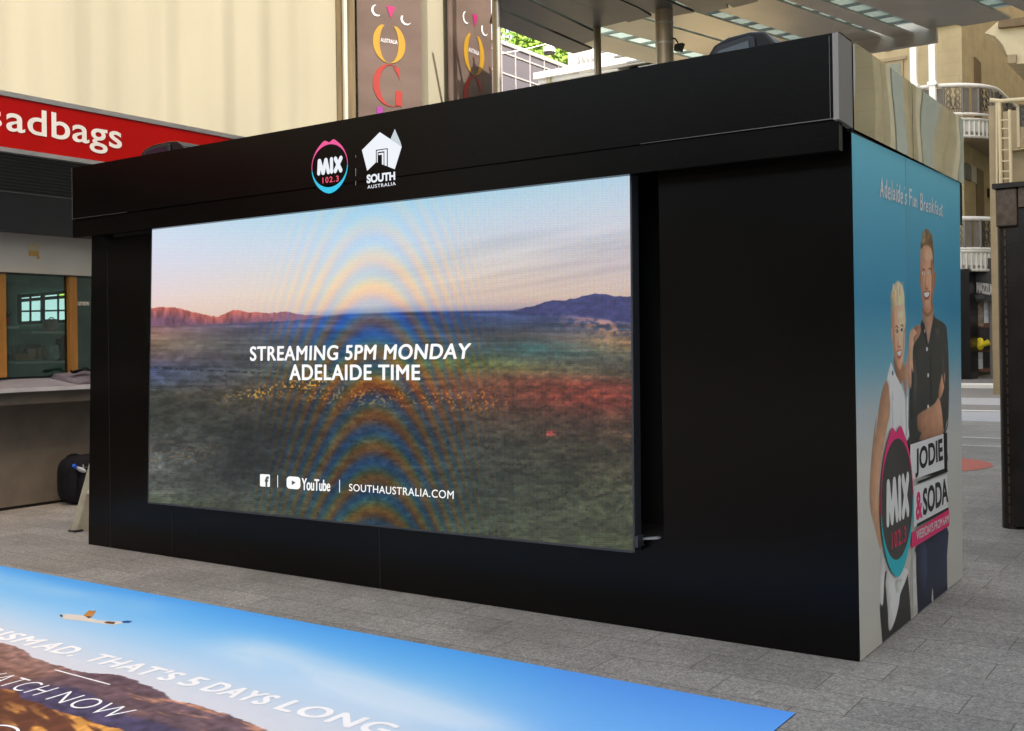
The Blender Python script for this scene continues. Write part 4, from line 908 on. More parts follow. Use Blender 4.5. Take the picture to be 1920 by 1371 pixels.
b = MB(); b.box(-2.10, -2.06, -6, 5.6, 1.165, 1.203); b.build('ledge_nosing', mat('pale_metal_nosing', (.55, .56, .60), .3, .3), shop)
b = MB(); b.box(-2.5, -2.13, -6, 5.6, 1.045, 1.16); b.box(-2.6, -2.45 + .02, -6, 5.6, .03, 1.045); b.split('counter_wall', M['taupe'], shop)
b = MB(); b.box(-2.6, -2.44, -6, 5.6, 0, .03); b.build('skirting_gap', M['seam'], shop)
# room
b = MB(); b.box(-5.3, -5.2, -3, 5.6, 0, 2.75); b.box(-5.2, -2.56, 5.2, 5.3, 0, 2.75); b.box(-5.2, -2.56, -3.1, -3, 0, 2.75); b.box(-5.2, -2.56, -3, 5.2, 2.7, 2.75); b.box(-5.2, -2.6, -3, 5.2, .0, .05)
b.split('shop_room', M['teal'], shop)
xb = -5.18
wq = [PX(*p, xb) for p in [(35, 606), (129, 602), (129, 547), (35, 556)]]
b = MB(); b.prism(wq, (-.01, 0, 0)); b.build('reflection_panel', M['winlight'], shop)  # glowing panel imitates bright windows reflected in the shop glass
b = MB(); b.prism([PX(*p, xb + .006) for p in [(110, 561), (130, 560), (130, 549), (110, 551)]], (-.004, 0, 0)); b.build('reflected_leaves', M['reflglow2'], shop)  # glowing green patch belongs to the same imitated reflection
b = MB()
for a0, a1 in (((35, 564), (130, 556)), ((35, 606), (129, 602)), ((35, 556), (129, 547)), ((35, 584), (129, 582))): b.tube([PX(*a0, xb + .02), PX(*a1, xb + .02)], .022 if a0[1] != 584 else .012, 6)
for u in (36, 57, 80, 109): b.tube([PX(u, 605, xb + .02), PX(u, 552, xb + .02)], .03 if u in (80, 36) else .014, 6)
b.split('reflection_bars', mat('dark_reflection_bars', (.05, .09, .08), .6), shop)
# shelves and goods in the window (each its own thing)
XG = -3.2
def goods_box(name, u0, u1, v0, v1, m, label, cat, grp=None, taper=.0, depth=.14, x=XG, bev=.006):
    a = PX(u0, v1, x); b_ = PX(u1, v1, x); t_ = PX(u0, v0, x); z0, z1 = a.z, t_.z; y0_, y1_ = a.y, b_.y; d = (y1_ - y0_) * taper
    mb = MB(); vs = [(x, y0_ + d, z0), (x, y1_ - d, z0), (x - depth, y1_ - d, z0), (x - depth, y0_ + d, z0), (x, y0_, z1), (x, y1_, z1), (x - depth, y1_, z1), (x - depth, y0_, z1)]
    mb.add(vs, [(0, 3, 2, 1), (4, 5, 6, 7), (0, 1, 5, 4), (1, 2, 6, 5), (2, 3, 7, 6), (3, 0, 4, 7)])
    o = mb.build(name, m, None, bevel=bev); return tag(o, label, cat, grp), (y0_, y1_, z0, z1)
def shelf(u0, u1, v, label):
    a = PX(u0, v, XG); b_ = PX(u1, v, XG); mb = MB(); mb.box(XG - .2, XG + .02, a.y, b_.y, a.z - .028, a.z - .002); o = mb.build('shelf', M['whitep'], None, bevel=.004); tag(o, label, 'shelf', 'white shelves in the shop window')
shelf(-30, 34, 611, 'short white shelf at the left of the shop window under a small basket')
shelf(57, 140, 621, 'white shelf under the pink paper bag in the shop window')
shelf(27, 140, 678, 'lowest long white shelf with pots and bags in the shop window')
def foliage(y0_, y1_, z, h, n, seed, par):
    r = random.Random(seed); mb = MB()
    for i in range(n):
        y = r.uniform(y0_, y1_); x = XG - r.uniform(.02, .12); t = r.uniform(.4, 1) * h; dy = r.uniform(-.04, .04); dx_ = r.uniform(-.03, .05)
        mb.add([(x, y - .008, z), (x, y + .008, z), (x + dx_, y + dy + .004, z + t), (x + dx_, y + dy - .004, z + t)], [(0, 1, 2, 3)])
    mb.build('foliage', M['fern'], par)
for (u0, u1, v0, v1, lab, h_, sd_) in ((28, 53, 664, 675, 'wide low terracotta pot with a dark plant on the lowest shelf', .12, 1), (51, 68, 654, 674, 'square terracotta pot with green plant in the middle of the shelf', .06, 2), (70, 79, 652, 674, 'narrow upright terracotta pot beside the grey bag', .05, 3), (11, 21, 595, 609, 'small basket pot with orange plant on the left shelf', .07, 4)):
    root, (ya_, yb_, za_, zb_) = goods_box('plant_pot', u0, u1, v0, v1, M['terracotta'], lab, 'plant pot', 'plant pots in the shop window', .1); foliage(ya_ + .02, yb_ - .02, zb_ - .01, h_, 60, sd_, root)
def softbag(name, u0, u1, v0, v1, m, label, cat, straps=False):
    a = PX(u0, v1, XG); b_ = PX(u1, v0, XG); t = empty(name, (XG - .08, (a.y + b_.y) / 2, a.z), label, cat)
    mb = MB(); e_ = (b_.y - a.y) * .06; pr = [(a.y + e_, a.z), (b_.y - e_ * 2, a.z), (b_.y, a.z + .02), (b_.y - e_, b_.z - .02), (b_.y - e_ * 2.5, b_.z), (a.y + e_ * 2, b_.z - .005), (a.y, a.z + .03)]
    mb.prism([(XG - .01, y_, z_) for y_, z_ in pr], (-.13, .015, 0)); mb.build('bag_body', m, t, bevel=.014)
    mb = MB(); c_ = ((a.y + b_.y) / 2, b_.z); w2 = (b_.y - a.y) * .22
    mb.tube([(XG - .04, c_[0] + w2 * math.cos(k * math.pi / 8), c_[1] - .015 + w2 * .9 * math.sin(k * math.pi / 8)) for k in range(9)], .006, 6); mb.build('handle', m, t)
softbag('tote_bag', 90, 113, 646, 676, M['greybag'], 'grey cloth bag on the lowest shelf between pot and dark rucksack', 'bag')
softbag('paper_bag', 89, 112, 598, 620, M['pinkbag'], 'faded pink paper bag on the upper shelf in front of the glowing reflection panel', 'bag')
softbag('rucksack', 113, 133, 634, 677, M['bpack'], 'dark rucksack at the right end of the lowest shelf', 'rucksack')
# bag lying on the ledge
p = PX(107, 693, -2.3); p2 = PX(172, 706, -2.3)
fb = empty('folded_bag', ((-2.3), (p.y + p2.y) / 2, 1.26), 'flat mauve grey nylon bag lying on the stone ledge', 'bag')
ym = (p.y + p2.y) / 2; yA_, yB_ = p.y + .0, p2.y + .16
b = MB(); b.add([(-2.14, yA_ + .10, 1.205), (-2.14, yB_, 1.205), (-2.46, yB_, 1.255), (-2.46, yA_, 1.255), (-2.17, yA_ + .12, 1.262), (-2.17, yB_ - .04, 1.275), (-2.42, yB_ - .05, 1.345), (-2.43, yA_ + .03, 1.325), (-2.28, ym, 1.325), (-2.13, ym + .05, 1.24)],
  [(0, 3, 2, 1), (4, 8, 7), (4, 5, 8), (5, 6, 8), (6, 7, 8), (0, 9, 4), (0, 1, 9), (1, 5, 9), (9, 5, 4), (1, 2, 6, 5), (2, 3, 7, 6), (3, 0, 4, 7)]); o_b = b.build('bag_body', M['mauve'], fb)
sb_ = o_b.modifiers.new('soft', 'SUBSURF'); sb_.levels = 2; sb_.render_levels = 2
for e_ in o_b.data.polygons: e_.use_smooth = True
cr_ = o_b.data.attributes.new('crease_edge', 'FLOAT', 'EDGE'); cr_.data.foreach_set('value', [.55] * len(o_b.data.edges))
b = MB(); b.tube([(-2.22, p.y + .20 + .10 * math.cos(t), 1.352 + .02 * math.sin(2 * t)) for t in [k * math.pi / 6 for k in range(7)]], .012, 6); b.tube([(-2.2, p.y + .1, 1.34), (-2.19, p.y + .24, 1.366), (-2.2, p.y + .34, 1.34)], .01, 6); b.build('strap', M['bpack'], fb)

# backpack by the counter
bp0 = PX(112, 945, -2.25); yb0 = PX(115, 940, -2.2).y
bk = empty('backpack', (-2.2, yb0 + .25, 0), 'black backpack standing on the paving against the taupe counter wall', 'backpack')
YC = yb0 + .24
b = MB(); b.blob((-2.2, YC + .02, .245), (.17, .25, .245), 16, 22, .55); b.blob((-2.06, YC + .08, .17), (.10, .15, .16), 12, 16, .6); b.build('bag_body', M['bpack'], bk)
b = MB(); b.blob((-2.12, YC + .15, .33), (.14, .13, .13), 12, 16, .6); b.build('top_pocket', M['bpack'], bk)
b = MB(); b.tube([(-2.28, YC - .05 + .08 * math.cos(t), .455 + .04 * math.sin(t)) for t in [k * math.pi / 8 for k in range(9)]], .012, 6)
b.tube([(-2.06, YC - .17, .42), (-2.03, YC - .18, .3), (-2.05, YC - .18, .16)], .012, 6); b.build('strap', M['bpack'], bk)
b = MB(); b.tube([(-1.975 + .02 * math.cos(t), YC + .08 + .13 * math.cos(t), .20 + .12 * math.sin(t)) for t in [k * math.pi / 10 for k in range(11)]], .006, 5); b.tube([(-2.03, YC - .12 + .012 * k, .36 + .012 * k - .0016 * k * k) for k in range(14)], .006, 5); b.build('piping', mat('grey_piping', (.05, .05, .055), .6), bk)
b = MB(); b.tube([(-1.952, YC + .0, .175), (-1.95, YC + .06, .165), (-1.95, YC + .16, .16)], .0035, 5); b.tube([(-2.04, YC - .1, .41), (-2.03, YC - .1, .37)], .006, 5); b.build('zip', M['alu'], bk)
qb_ = PX(139, 873, -2.0); qc_ = PX(147, 881, -2.02)
bt = empty('water_bottle', tuple(qb_), 'water bottle with blue cap sticking out of the black backpack', 'bottle')
b = MB(); b.tube([tuple(qc_ + Vector((-.06, .14, -.05))), tuple(qc_ + Vector((-.01, .03, 0))), tuple(qb_.lerp(qc_, .4))], [.024, .024, .012], 12); b.build('bottle_body', M['bottle'], bt)
b = MB(); b.tube([tuple(qb_.lerp(qc_, .4)), tuple(qb_ + Vector((.005, -.008, .004)))], .017, 12); b.build('cap', M['bluecap'], bt)
# step-ladder foot leaning out behind the stage
ld = empty('step_ladder', (-.5, .5, 0), 'cream enamelled step ladder leg splayed out beside the black stage end', 'step ladder')
f0 = PZ(140, 997, 0); tp = PX(196, 840, f0.x + .35)
pA = Vector((f0.x, f0.y, 0)); pB = hit(186, 830, 1, f0.y + .05)
b = MB()
d_ = Vector((0, .0, 0)); wv = (PZ(147, 997, 0) - PZ(133, 998, 0)).normalized() * .034
vs = [pA - wv, pA + wv, pB + wv, pB - wv]; off = Vector((.012, .10, 0))
b.prism([tuple(pA - wv), tuple(pA + wv * .2), tuple(pB + wv * .2), tuple(pB - wv)], (.01, .025, 0)); b.prism([tuple(pA + wv * .2), tuple(pA + wv * .45), tuple(pB + wv * .45), tuple(pB + wv * .2)], (.03, .10, 0)); b.build('leg', M['ladder'], ld)
pm_ = pA.lerp(pB, .45); b = MB(); b.box(pm_.x, pm_.x + .5, pm_.y + .01, pm_.y + .09, pm_.z - .015, pm_.z + .015); b.build('tread', M['ladder'], ld)
b = MB(); b.box(pA.x - .05, pA.x + .05, pA.y - .03, pA.y + .05, 0, .014); b.build('rubber_foot', M['rubber'], ld)
b = MB(); qA = pA + Vector((.62, .10, 0)); qB = pB + Vector((.1, .05, 0)); b.prism([tuple(qA - wv * .4), tuple(qA + wv * .4), tuple(qB + wv * .4), tuple(qB - wv * .4)], (.01, .05, 0)); b.build('leg', M['ladder'], ld)

# ================================================================== GLASS BANNERS AND POLES
def vert_pole(name, u, v, y, wpx, m, label, cat='pole', grp=None, zt_=9, parts=None):
    p = PY(u, v, y); dep = (Vector(p) - Vector(CL)).length; r = wpx / CF * dep / 2; t = empty(name, (p.x, y, 0), label, cat, grp)
    b = MB(); b.cyl(p.x, y, 0, zt_, r, 24); b.build('shaft', m, t)
    b = MB(); b.cyl(p.x, y, 0, .03, r * 1.5, 24); b.build('base_plate', M['polegrey'], t)
    return t, p, r
GP = 'metal poles and columns behind the stage'
t, p, r = vert_pole('facade_pole', 650, 200, 5.98, 13, M['polegrey'], 'slim grey pole at the edge of the cream wall left of both banners', grp=GP)
b = MB(); b.box(p.x - .16, p.x - .06, 5.96, 6.06, 0, 9); b.box(p.x + .055, p.x + .10, 5.96, 6.06, 0, 9); b.split('mullion', M['polebrown'], t)
t, p, r = vert_pole('facade_pole', 829, 160, 8.0, 26, M['polegrey'], 'thick grey column between the two tall glass banners', 'column', grp=GP)
b = MB(); b.box(p.x - .24, p.x - .13, 8.0, 8.1, 0, 9.2); b.split('mullion', M['polebrown'], t)
t, p, r = vert_pole('facade_pole', 936, 160, 7.5, 9, M['polegrey'], 'slim pole at the right edge of the narrower glass banner', grp=GP)
b = MB(); b.box(p.x - .11, p.x - .04, 7.5, 7.58, 0, 9.2); b.split('mullion', M['polebrown'], t)
t, p, r = vert_pole('canopy_pole', 1121, 60, 9.6, 11, M['polebrown'], 'slim bronze pole under the canopy in front of the white cornice', grp=GP, zt_=8)
b = MB(); b.cyl(p.x - .055, 9.6, 0, 8, .022, 12); b.build('pipe', M['polegrey'], t)
t, p, r = vert_pole('canopy_column', 1246, 90, 9.4, 32, mat('pale_bronzed_column', (.36, .29, .20), .38, .5, var=.2, scale=3, stretch=(3, 3, .3)), 'thick round bronze column under the canopy left of the stage light', 'column', grp=GP, zt_=6.6)
for zz_ in (6.0, 6.3):
    b = MB(); b.cyl(p.x, 9.4, zz_, zz_ + .03, r * 1.04, 24); b.build('collar', M['polegrey'], t)
sp0 = PY(1272, 84, 9.35); t2 = empty('spotlight', sp0, 'small black floodlight bracketed to the thick bronze column', 'floodlight')
b = MB(); b.prism([PY(*q, 9.35) for q in [(1263, 95), (1274, 96), (1279, 80), (1265, 83)]], (0, .10, 0)); b.build('lamp_head', M['plasticbk'], t2)
b = MB(); b.tube([PY(*q, 9.37) for q in [(1260, 72), (1266, 73), (1270, 78), (1272, 83)]], .012, 6); b.build('cable', M['plasticbk'], t2)

# cream wall behind the banners
b = MB(); pl0 = Vector((-3.0, 6.42, 0)); dirA = Vector((.462, .887, 0)).normalized(); nA = Vector((dirA.y, -dirA.x, 0))
def BA(u, v, l=0): p = plane_hit(u, v, pl0, nA); return p + nA * l
pl1 = BA(792, 100); dirB = Vector((-.07, .998, 0)); nB = Vector((dirB.y, -dirB.x, 0)); plB0 = Vector((pl1.x, pl1.y, 0)) + dirA * .3
def BB(u, v, l=0): p = plane_hit(u, v, plB0, nB); return p + nB * l
wall2 = empty('cream_building', (-3.5, 8, 0), 'cream rendered building recess behind the two tall glass banners', 'building')
b = MB(); a0 = BA(655, 100, -.25); a1 = BA(815, 100, -.25); b.prism([(a0.x, a0.y, 0), (a1.x, a1.y, 0), (a1.x, a1.y, 9.5), (a0.x, a0.y, 9.5)], tuple(-nA * .3)); 
a0 = BB(818, 100, -.15); a1 = BB(935, 100, -.15); b.prism([(a0.x, a0.y, 0), (a1.x, a1.y, 0), (a1.x, a1.y, 9.5), (a0.x, a0.y, 9.5)], tuple(-nB * .3))
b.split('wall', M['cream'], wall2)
def ellipse_cres(cf, cx, cy, rx, ry, ix, iy, icx, a0=0, a1=360, n=40):
    vs = []
    for i in range(n + 1):
        t = math.radians(a0 + (a1 - a0) * i / n); vs.append(cf(cx + rx * math.cos(t), cy + ry * math.sin(t))); vs.append(cf(icx + ix * math.cos(t), cy + iy * math.sin(t)))
    return vs, [(2 * i, 2 * i + 1, 2 * i + 3, 2 * i + 2) for i in range(n)]
def glass_sign(PF, u0, u1, vb, K0, label, full):
    """PF: pixel->point on the banner plane; K0 maps a design point (x,y) to pixels"""
    q0, q1 = PF(u0, 100), PF(u1, 100); n_ = (q1 - q0).normalized().cross(Vector((0, 0, 1)))
    t = empty('glass_banner', ((q0.x + q1.x) / 2, (q0.y + q1.y) / 2, 3.5), label, 'banner', 'tall smoky glass banners')
    b = MB(); b.prism([(q0.x, q0.y, 3.4), (q1.x, q1.y, 3.4), (q1.x, q1.y, 9.2), (q0.x, q0.y, 9.2)], tuple(-n_ * .03)); b.build('glass_sheet', M['glassbanner'], t)
    cf = lambda x, y: PF(*K0(x, y), .008)
    b = MB()
    for a0_, a1_ in ((68, -112), (112, 292)):   # letter O, open at the top (y down in the design)
        vs = []
        for i in range(31):
            tt_ = math.radians(a0_ + (a1_ - a0_) * i / 30)
            if a0_ == 68: tt_ = math.radians(-62 + (90 + 62) * i / 30)
            else: tt_ = math.radians(242 - (242 - 90) * i / 30)
            vs += [cf(.5 + .5 * math.cos(tt_), .5 + .5 * math.sin(tt_)), cf(.5 + .29 * math.cos(tt_), .5 + .495 * math.sin(tt_))]
        b.add(vs, [(2 * i, 2 * i + 1, 2 * i + 3, 2 * i + 2) for i in range(30)])
    b.split('letter', M['yellowp'], t)
    b = MB(); vs = []
    for i in range(31):   # letter G
        tt_ = math.radians(290 - 230 * i / 30); vs += [cf(.55 + .55 * math.cos(tt_), 1.55 + .53 * math.sin(tt_)), cf(.58 + .37 * math.cos(tt_), 1.55 + .515 * math.sin(tt_))]
    b.add(vs, [(2 * i, 2 * i + 1, 2 * i + 3, 2 * i + 2) for i in range(30)])
    b.poly([cf(.62, 1.06), cf(.83, 1.10), cf(.83, 1.40), cf(.79, 1.30)]); b.poly([cf(.70, 1.66), cf(.90, 1.66), cf(.90, 2.08), cf(.86, 2.02), cf(.70, 2.06)])
    b.split('letter', M['redp'], t)
    b = MB(); b.poly([cf(.12, 2.13), cf(.31, 2.13), cf(.31, 2.6), cf(.12, 2.6)]); b.build('letter', M['purp'], t)
    b = MB(); b.poly([cf(.41, -.43), cf(.70, -.43), cf(.55, -.12)]); b.build('wedge', M['magp'], t)
    b = MB(); 
    for cx, cy in ((.12, -.27), (1.02, -.16)):
        vs = []
        for i in range(25):
            tt_ = math.radians((60 if cx < .5 else 20) + 190 * i / 24); vs += [cf(cx + .165 * math.cos(tt_), cy + .145 * math.sin(tt_)), cf(cx + .035 + .14 * math.cos(tt_), cy - .015 + .125 * math.sin(tt_))]
        b.add(vs, [(2 * i, 2 * i + 1, 2 * i + 3, 2 * i + 2) for i in range(24)])
    b.split('crescent', M['silver'], t)
    text_obj('banner_lettering', 'AUSTRALIA', [cf(.24, .50), cf(.76, .50), cf(.76, .40), cf(.24, .40)], M['silver'], t, bold=.005)
    text_obj('banner_lettering', 'T O', [cf(.86, 2.26), cf(1.24, 2.26), cf(1.24, 2.17), cf(.86, 2.17)], M['silver'], t, bold=-.01)
glass_sign(BA, 671, 790, 225, lambda x, y: (698.7 + 61 * x, 39 + 75 * y + 9.5 * x - 0), 'wider smoky glass banner with yellow and red letters beside the cream wall', True)
glass_sign(BB, 843, 922, 190, lambda x, y: (868.7 + 38.5 * x, 53 + 80 * y + 15.5 * x), 'narrower smoky glass banner with yellow and red letters right of the thick column', False)

# ================================================================== CANOPY
can = empty('street_canopy', (1, 10, 6.5), 'high street canopy of long grey and polished beige blades with frosted glass gaps', 'canopy')
def slab(pts, z, m, name, th=.1):
    b = MB(); b.prism([PZ(u, v, z) for u, v in pts], (0, 0, th)); return b.build(name, m, can)
def strip(xy, z, m, name, th=.05):
    b = MB(); b.prism([(x, y, z) for x, y in xy], (0, 0, th)); return b.build(name, m, can)
Y0 = 7.45
dk6 = [  # lower dark blades: near edge to staggered far ends
    [(-2.0, 8.3), (-1.47, 7.7), (-1.50, 10.55), (-1.90, 10.60)],
    [(-1.42, 7.6), (-.90, 7.0), (-.97, 9.7), (-1.12, 10.1), (-1.45, 10.2)],
    [(-.86, Y0), (-.50, Y0), (-.35, 9.15), (-.30, 9.55), (-.93, 9.62)],
    [(-.45, Y0), (.08, Y0), (.20, 9.0), (.17, 9.50), (-.26, 9.56)],
    [(.14, Y0), (.62, Y0), (.70, 9.2), (.76, 9.75), (.32, 9.72), (.22, 9.3)],
    [(.67, Y0), (1.2, Y0), (1.45, 9.1), (1.25, 9.9), (.82, 9.9)],
    [(1.26, Y0), (1.9, Y0), (2.2, 9.0), (1.75, 9.8), (1.35, 9.85)],
]
for k, poly in enumerate(dk6): strip(poly, 6.5 + .012 * (k % 3), M['canopydk'], 'dark_blade', .04)
def xskew(x0, y): return x0 + .235 * (y - 10)
edges = [.35, .92, 1.75, 2.38, 3.0, 3.62, 4.2, 4.9]   # gap lines at y = 10
bl = [(-1.9, -1.22), (-1.02, -.28), (-.08, .62), (.80, 1.70), (1.90, 2.24), (2.48, 2.95), (3.0, 3.75), (3.97, 4.9), (4.95, 6.4), (6.45, 8), (8.1, 10)]
for k, (a, c_) in enumerate(bl):
    yn = 9.3 if a < 1 else Y0; zl = 6.62 + (.05 if k % 2 else 0)
    strip([(xskew(a, yn), yn), (xskew(c_, yn), yn), (xskew(c_, 13.41), 13.41), (xskew(a, 13.41), 13.41)], zl, M['canopybg'], 'polished_blade', .035)
# glass with glazing bars in the gaps
b = MB(); b.box(-1.5, 10.5, 7.6, 13.2, 6.76, 6.768); b.build('frosted_glass', M['canglass'], can)
b = MB()
for k in range(13): y = 7.3 + .47 * k; b.box(-1.9, 10.2, y, y + .05, 6.72, 6.758)
for x0 in (-.16, .67, 1.79, 2.33, 3.85): b.tube([(xskew(x0, 9), 9, 6.84), (xskew(x0, 13.3), 13.3, 6.84)], .02, 6)
b.split('glazing_bar', M['alu'], can)
b = MB(); b.box(-2.2, 3.4, 13.43, 13.55, 6.45, 6.85); b.build('edge_beam', M['canopybg'], can)
# clerestory with small windows further back, left
b = MB(); b.box(-3.6, .6, 15.2, 15.35, 7.05, 7.5); b.box(-3.6, .6, 14.6, 14.75, 6.6, 6.95); b.box(-4, .8, 15.3, 17, 6.9, 6.98); b.prism([(-3.6, 13.6, 7.0), (.9, 13.6, 7.0), (.9, 15.4, 7.5), (-3.6, 15.4, 7.5)], (0, 0, .06)); b.split('clerestory_beam', M['canopybg'], can)
for k in range(8):
    b = MB(); b.box(-3.3 + .45 * k, -3.1 + .45 * k, 15.17, 15.2, 7.12, 7.42); b.build('clerestory_window', M['canglass'], can)

# ================================================================== BACKGROUND CENTRE
cb = empty('cornice_building', (-6, 19, 0), 'low white building with sunlit projecting cornice beyond the canopy', 'building')
k0 = PY(1010, 142, 18); kr = PY(1200, 112, 18)
kx1 = PY(1262, 100, 18).x
b = MB(); b.box(k0.x + .15, kx1, 18.1, 26, 0, k0.z - .12); b.build('wall', M['stone2'], cb)
b = MB(); b.box(k0.x, kx1, 17.75, 26, k0.z - .14, k0.z + .02); b.box(k0.x + .05, kx1, 17.9, 26, k0.z - .24, k0.z - .14); b.box(k0.x + .05, kx1, 18.02, 18.1, k0.z - .62, k0.z - .5); b.split('cornice', M['whitep'], cb)
q = PY(1030, 150, 18); b = MB(); b.box(q.x, q.x + .12, 17.85, 18.02, q.z - .1, q.z + .08); b.build('cornice_bracket', M['stone2'], cb)
wb = empty('white_building', (-9, 28, 0), 'small bright white building block seen over the cornice', 'building')
w0 = PY(1065, 104, 27); w1 = PY(1240, 104, 27); b = MB(); b.box(w0.x, w1.x, 27, 31, 0, w0.z + .1); b.build('wall', M['whitep'], wb)
b = MB(); 
for k in range(5): b.box(w0.x + .45 + .18 * k, w0.x + .49 + .18 * k, 26.9, 27, w0.z - .5, w0.z - .1)
b.split('railing', M['alu'], wb)
gb = empty('clad_building', (-16, 22, 0), 'building clad in large lavender grey panels with white joints', 'building')
XC = -15.0
gt = PX(1000, 101, XC); yA, yB = PX(930, 100, XC).y, PX(1100, 140, XC).y
b = MB(); b.box(XC - 3, XC, yA - 6, yB + 6, 0, gt.z); b.build('wall', M['cladding'], gb)
b = MB()
for u in (966, 993, 1020, 1047, 940): y = PX(u, 140, XC).y; b.box(XC, XC + .03, y - .03, y + .03, 5, gt.z)
for (u, v) in ((960, 105), (960, 143)): z = PX(u, v, XC).z; b.box(XC, XC + .032, yA - 5, yB + 5, z - .03, z + .03)
b.box(XC - .1, XC + .05, yA - 5, yB + 5, gt.z - .1, gt.z + .05); b.split('joint_strip', M['whiteline'], gb)
tb = empty('glass_tower', (-30, 50, 0), 'tall dark blue glass office tower far behind the tree', 'building')
t0 = PY(880, 60, 45); t1 = PY(1072, 120, 45); b = MB(); b.box(t0.x, t1.x, 45, 60, 0, 34); b.build('glass_wall', M['navy'], tb)
b = MB(); n_ = 26
for k in range(n_): x = t0.x + (t1.x - t0.x) * k / n_; b.box(x, x + .14, 44.9, 45, 0, 34)
for k in range(11): b.box(t0.x, t1.x, 44.93, 45, 3 * k, 3 * k + .25)
b.build('mullion', M['paleblue'], tb)
# tree between the clad building and the tower
def tree(base, top, crown_c, crown_r, seed, label):
    r = random.Random(seed); t = empty('street_tree', base, label, 'tree'); b = MB()
    bs = Vector(base); cc = Vector(crown_c); b.tube([bs, bs.lerp(cc, .5) + Vector((.2, 0, 0)), cc], [.28, .2, .09], 10)
    for k in range(9):
        d = Vector((r.uniform(-1, 1) * crown_r[0], r.uniform(-1, 1) * crown_r[1], r.uniform(-.3, .8) * crown_r[2])); s = bs.lerp(cc, r.uniform(.55, .9)); b.tube([s, s + d * .5 + Vector((0, 0, .2)), s + d], [.08, .05, .02], 6)
    b.build('trunk', M['bark'], t); b = MB()
    cl_ = [Vector((r.gauss(0, .45) * crown_r[0], r.gauss(0, .45) * crown_r[1], r.gauss(0, .42) * crown_r[2])) for _ in range(70)]
    for i in range(9000):
        c_ = cl_[r.randrange(70)]; p = cc + c_ + Vector((r.gauss(0, .32), r.gauss(0, .32), r.gauss(0, .26)))
        s = r.uniform(.05, .13); R_ = Euler((r.uniform(0, 6), r.uniform(0, 6), r.uniform(0, 6))).to_matrix()
        b.add([p + R_ @ Vector(q) * s for q in ((-.5, -1, 0), (.5, -1, 0), (.6, .4, 0), (0, 1.1, 0), (-.6, .4, 0))], [(0, 1, 2, 3, 4)])
    b.build('crown', M['leaf'], t)
tc_ = PX(1005, 92, -17.5); tree((tc_.x, tc_.y, 0), 0, tc_ + Vector((0, .6, -.25)), (.6, 1.9, .75), 5, 'bright green leafy tree showing above the lavender clad building')
# hanging dome lamp on a wire
dl = PY(1030, 97, 14); t = empty('dome_lamp', dl, 'white dome street lamp hung on a cable before the green tree', 'street lamp')
b = MB(); b.blob(tuple(dl), (.135, .135, .15), 12, 18, 1, -.15); b.build('dome', M['whitep'], t)
b = MB(); b.cyl(dl.x, dl.y, dl.z - .05, dl.z - .022, .12, 18); b.build('lens', M['plasticdg'], t)
b = MB(); b.cyl(dl.x, dl.y, dl.z + .13, dl.z + .19, .03, 10); b.build('cap', M['whitep'], t)
b = MB(); b.tube([PY(925, 103, 12.5), PY(980, 94, 13.2), (dl.x, dl.y, dl.z + .18), PY(1075, 75, 14.5)], .012, 6); tag(b.build('support_cable', M['whitep']), 'thin white cable that carries the dome lamp', 'cable')

# ================================================================== RIGHT BACKGROUND
ap = empty('balcony_building', (-1, 38, 0), 'cream stone corner building with two curved cast iron balconies and shops below', 'building')
YW, XW = 35.0, -.80
b = MB(); b.box(-14, XW, YW, 52, 3.9, 18); b.build('wall', M['stone'], ap)
b = MB(); b.box(-14, XW, YW + .3, 52, 0, 3.9); b.build('ground_floor_wall', M['shopdark'], ap)
def rect_y(u0, u1, v0, v1, y): a = PY(u0, v1, y); b_ = PY(u1, v0, y); return a.x, b_.x, a.z, b_.z
# window and vent on the face towards the viewer
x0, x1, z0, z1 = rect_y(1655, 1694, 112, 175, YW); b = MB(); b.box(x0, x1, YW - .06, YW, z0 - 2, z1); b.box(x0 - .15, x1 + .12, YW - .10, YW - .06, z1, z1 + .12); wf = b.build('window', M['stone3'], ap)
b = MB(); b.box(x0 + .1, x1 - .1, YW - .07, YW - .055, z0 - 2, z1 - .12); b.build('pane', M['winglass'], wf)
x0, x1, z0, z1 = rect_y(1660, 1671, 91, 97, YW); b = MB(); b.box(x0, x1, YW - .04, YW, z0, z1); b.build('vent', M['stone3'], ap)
b = MB(); b.box(-14, XW + .2, YW - .25, YW + .02, 3.7, 4.1); b.box(-14, XW + .12, YW - .12, YW + .02, 12.6, 12.9); b.split('string_course', M['stone2'], ap)
# side face features (plane x = XW)
def rect_x(u0, u1, v0, v1, x): a = PX(u0, v1, x); b_ = PX(u1, v0, x); return a.y, b_.y, a.z, b_.z
for (u0, u1, v0, v1) in ((1827, 1837, 118, 200), (1831, 1842, 322, 440)):
    y0_, y1_, z0_, z1_ = rect_x(u0, u1, v0, v1, XW); b = MB(); b.box(XW, XW + .05, y0_, y1_, z0_ - .6, z1_); b.build('door', M['brown'], ap)
y0_, y1_, z0_, z1_ = rect_x(1851, 1857, 357, 370, XW); b = MB(); b.box(XW, XW + .12, y0_, y1_, z0_, z1_); b.build('wall_lamp', M['plasticbk'], ap)
y0_, y1_, z0_, z1_ = rect_x(1808, 1818, 311, 335, XW); b = MB(); b.box(XW, XW + .06, y0_, y1_, z0_, z1_); b.build('notice', M['plasticdg'], ap)
y0_, y1_, z0_, z1_ = rect_x(1820, 1829, 314, 340, XW); b = MB(); b.box(XW, XW + .04, y0_, y1_, z0_, z1_); b.build('notice', M['offwhite'], ap)
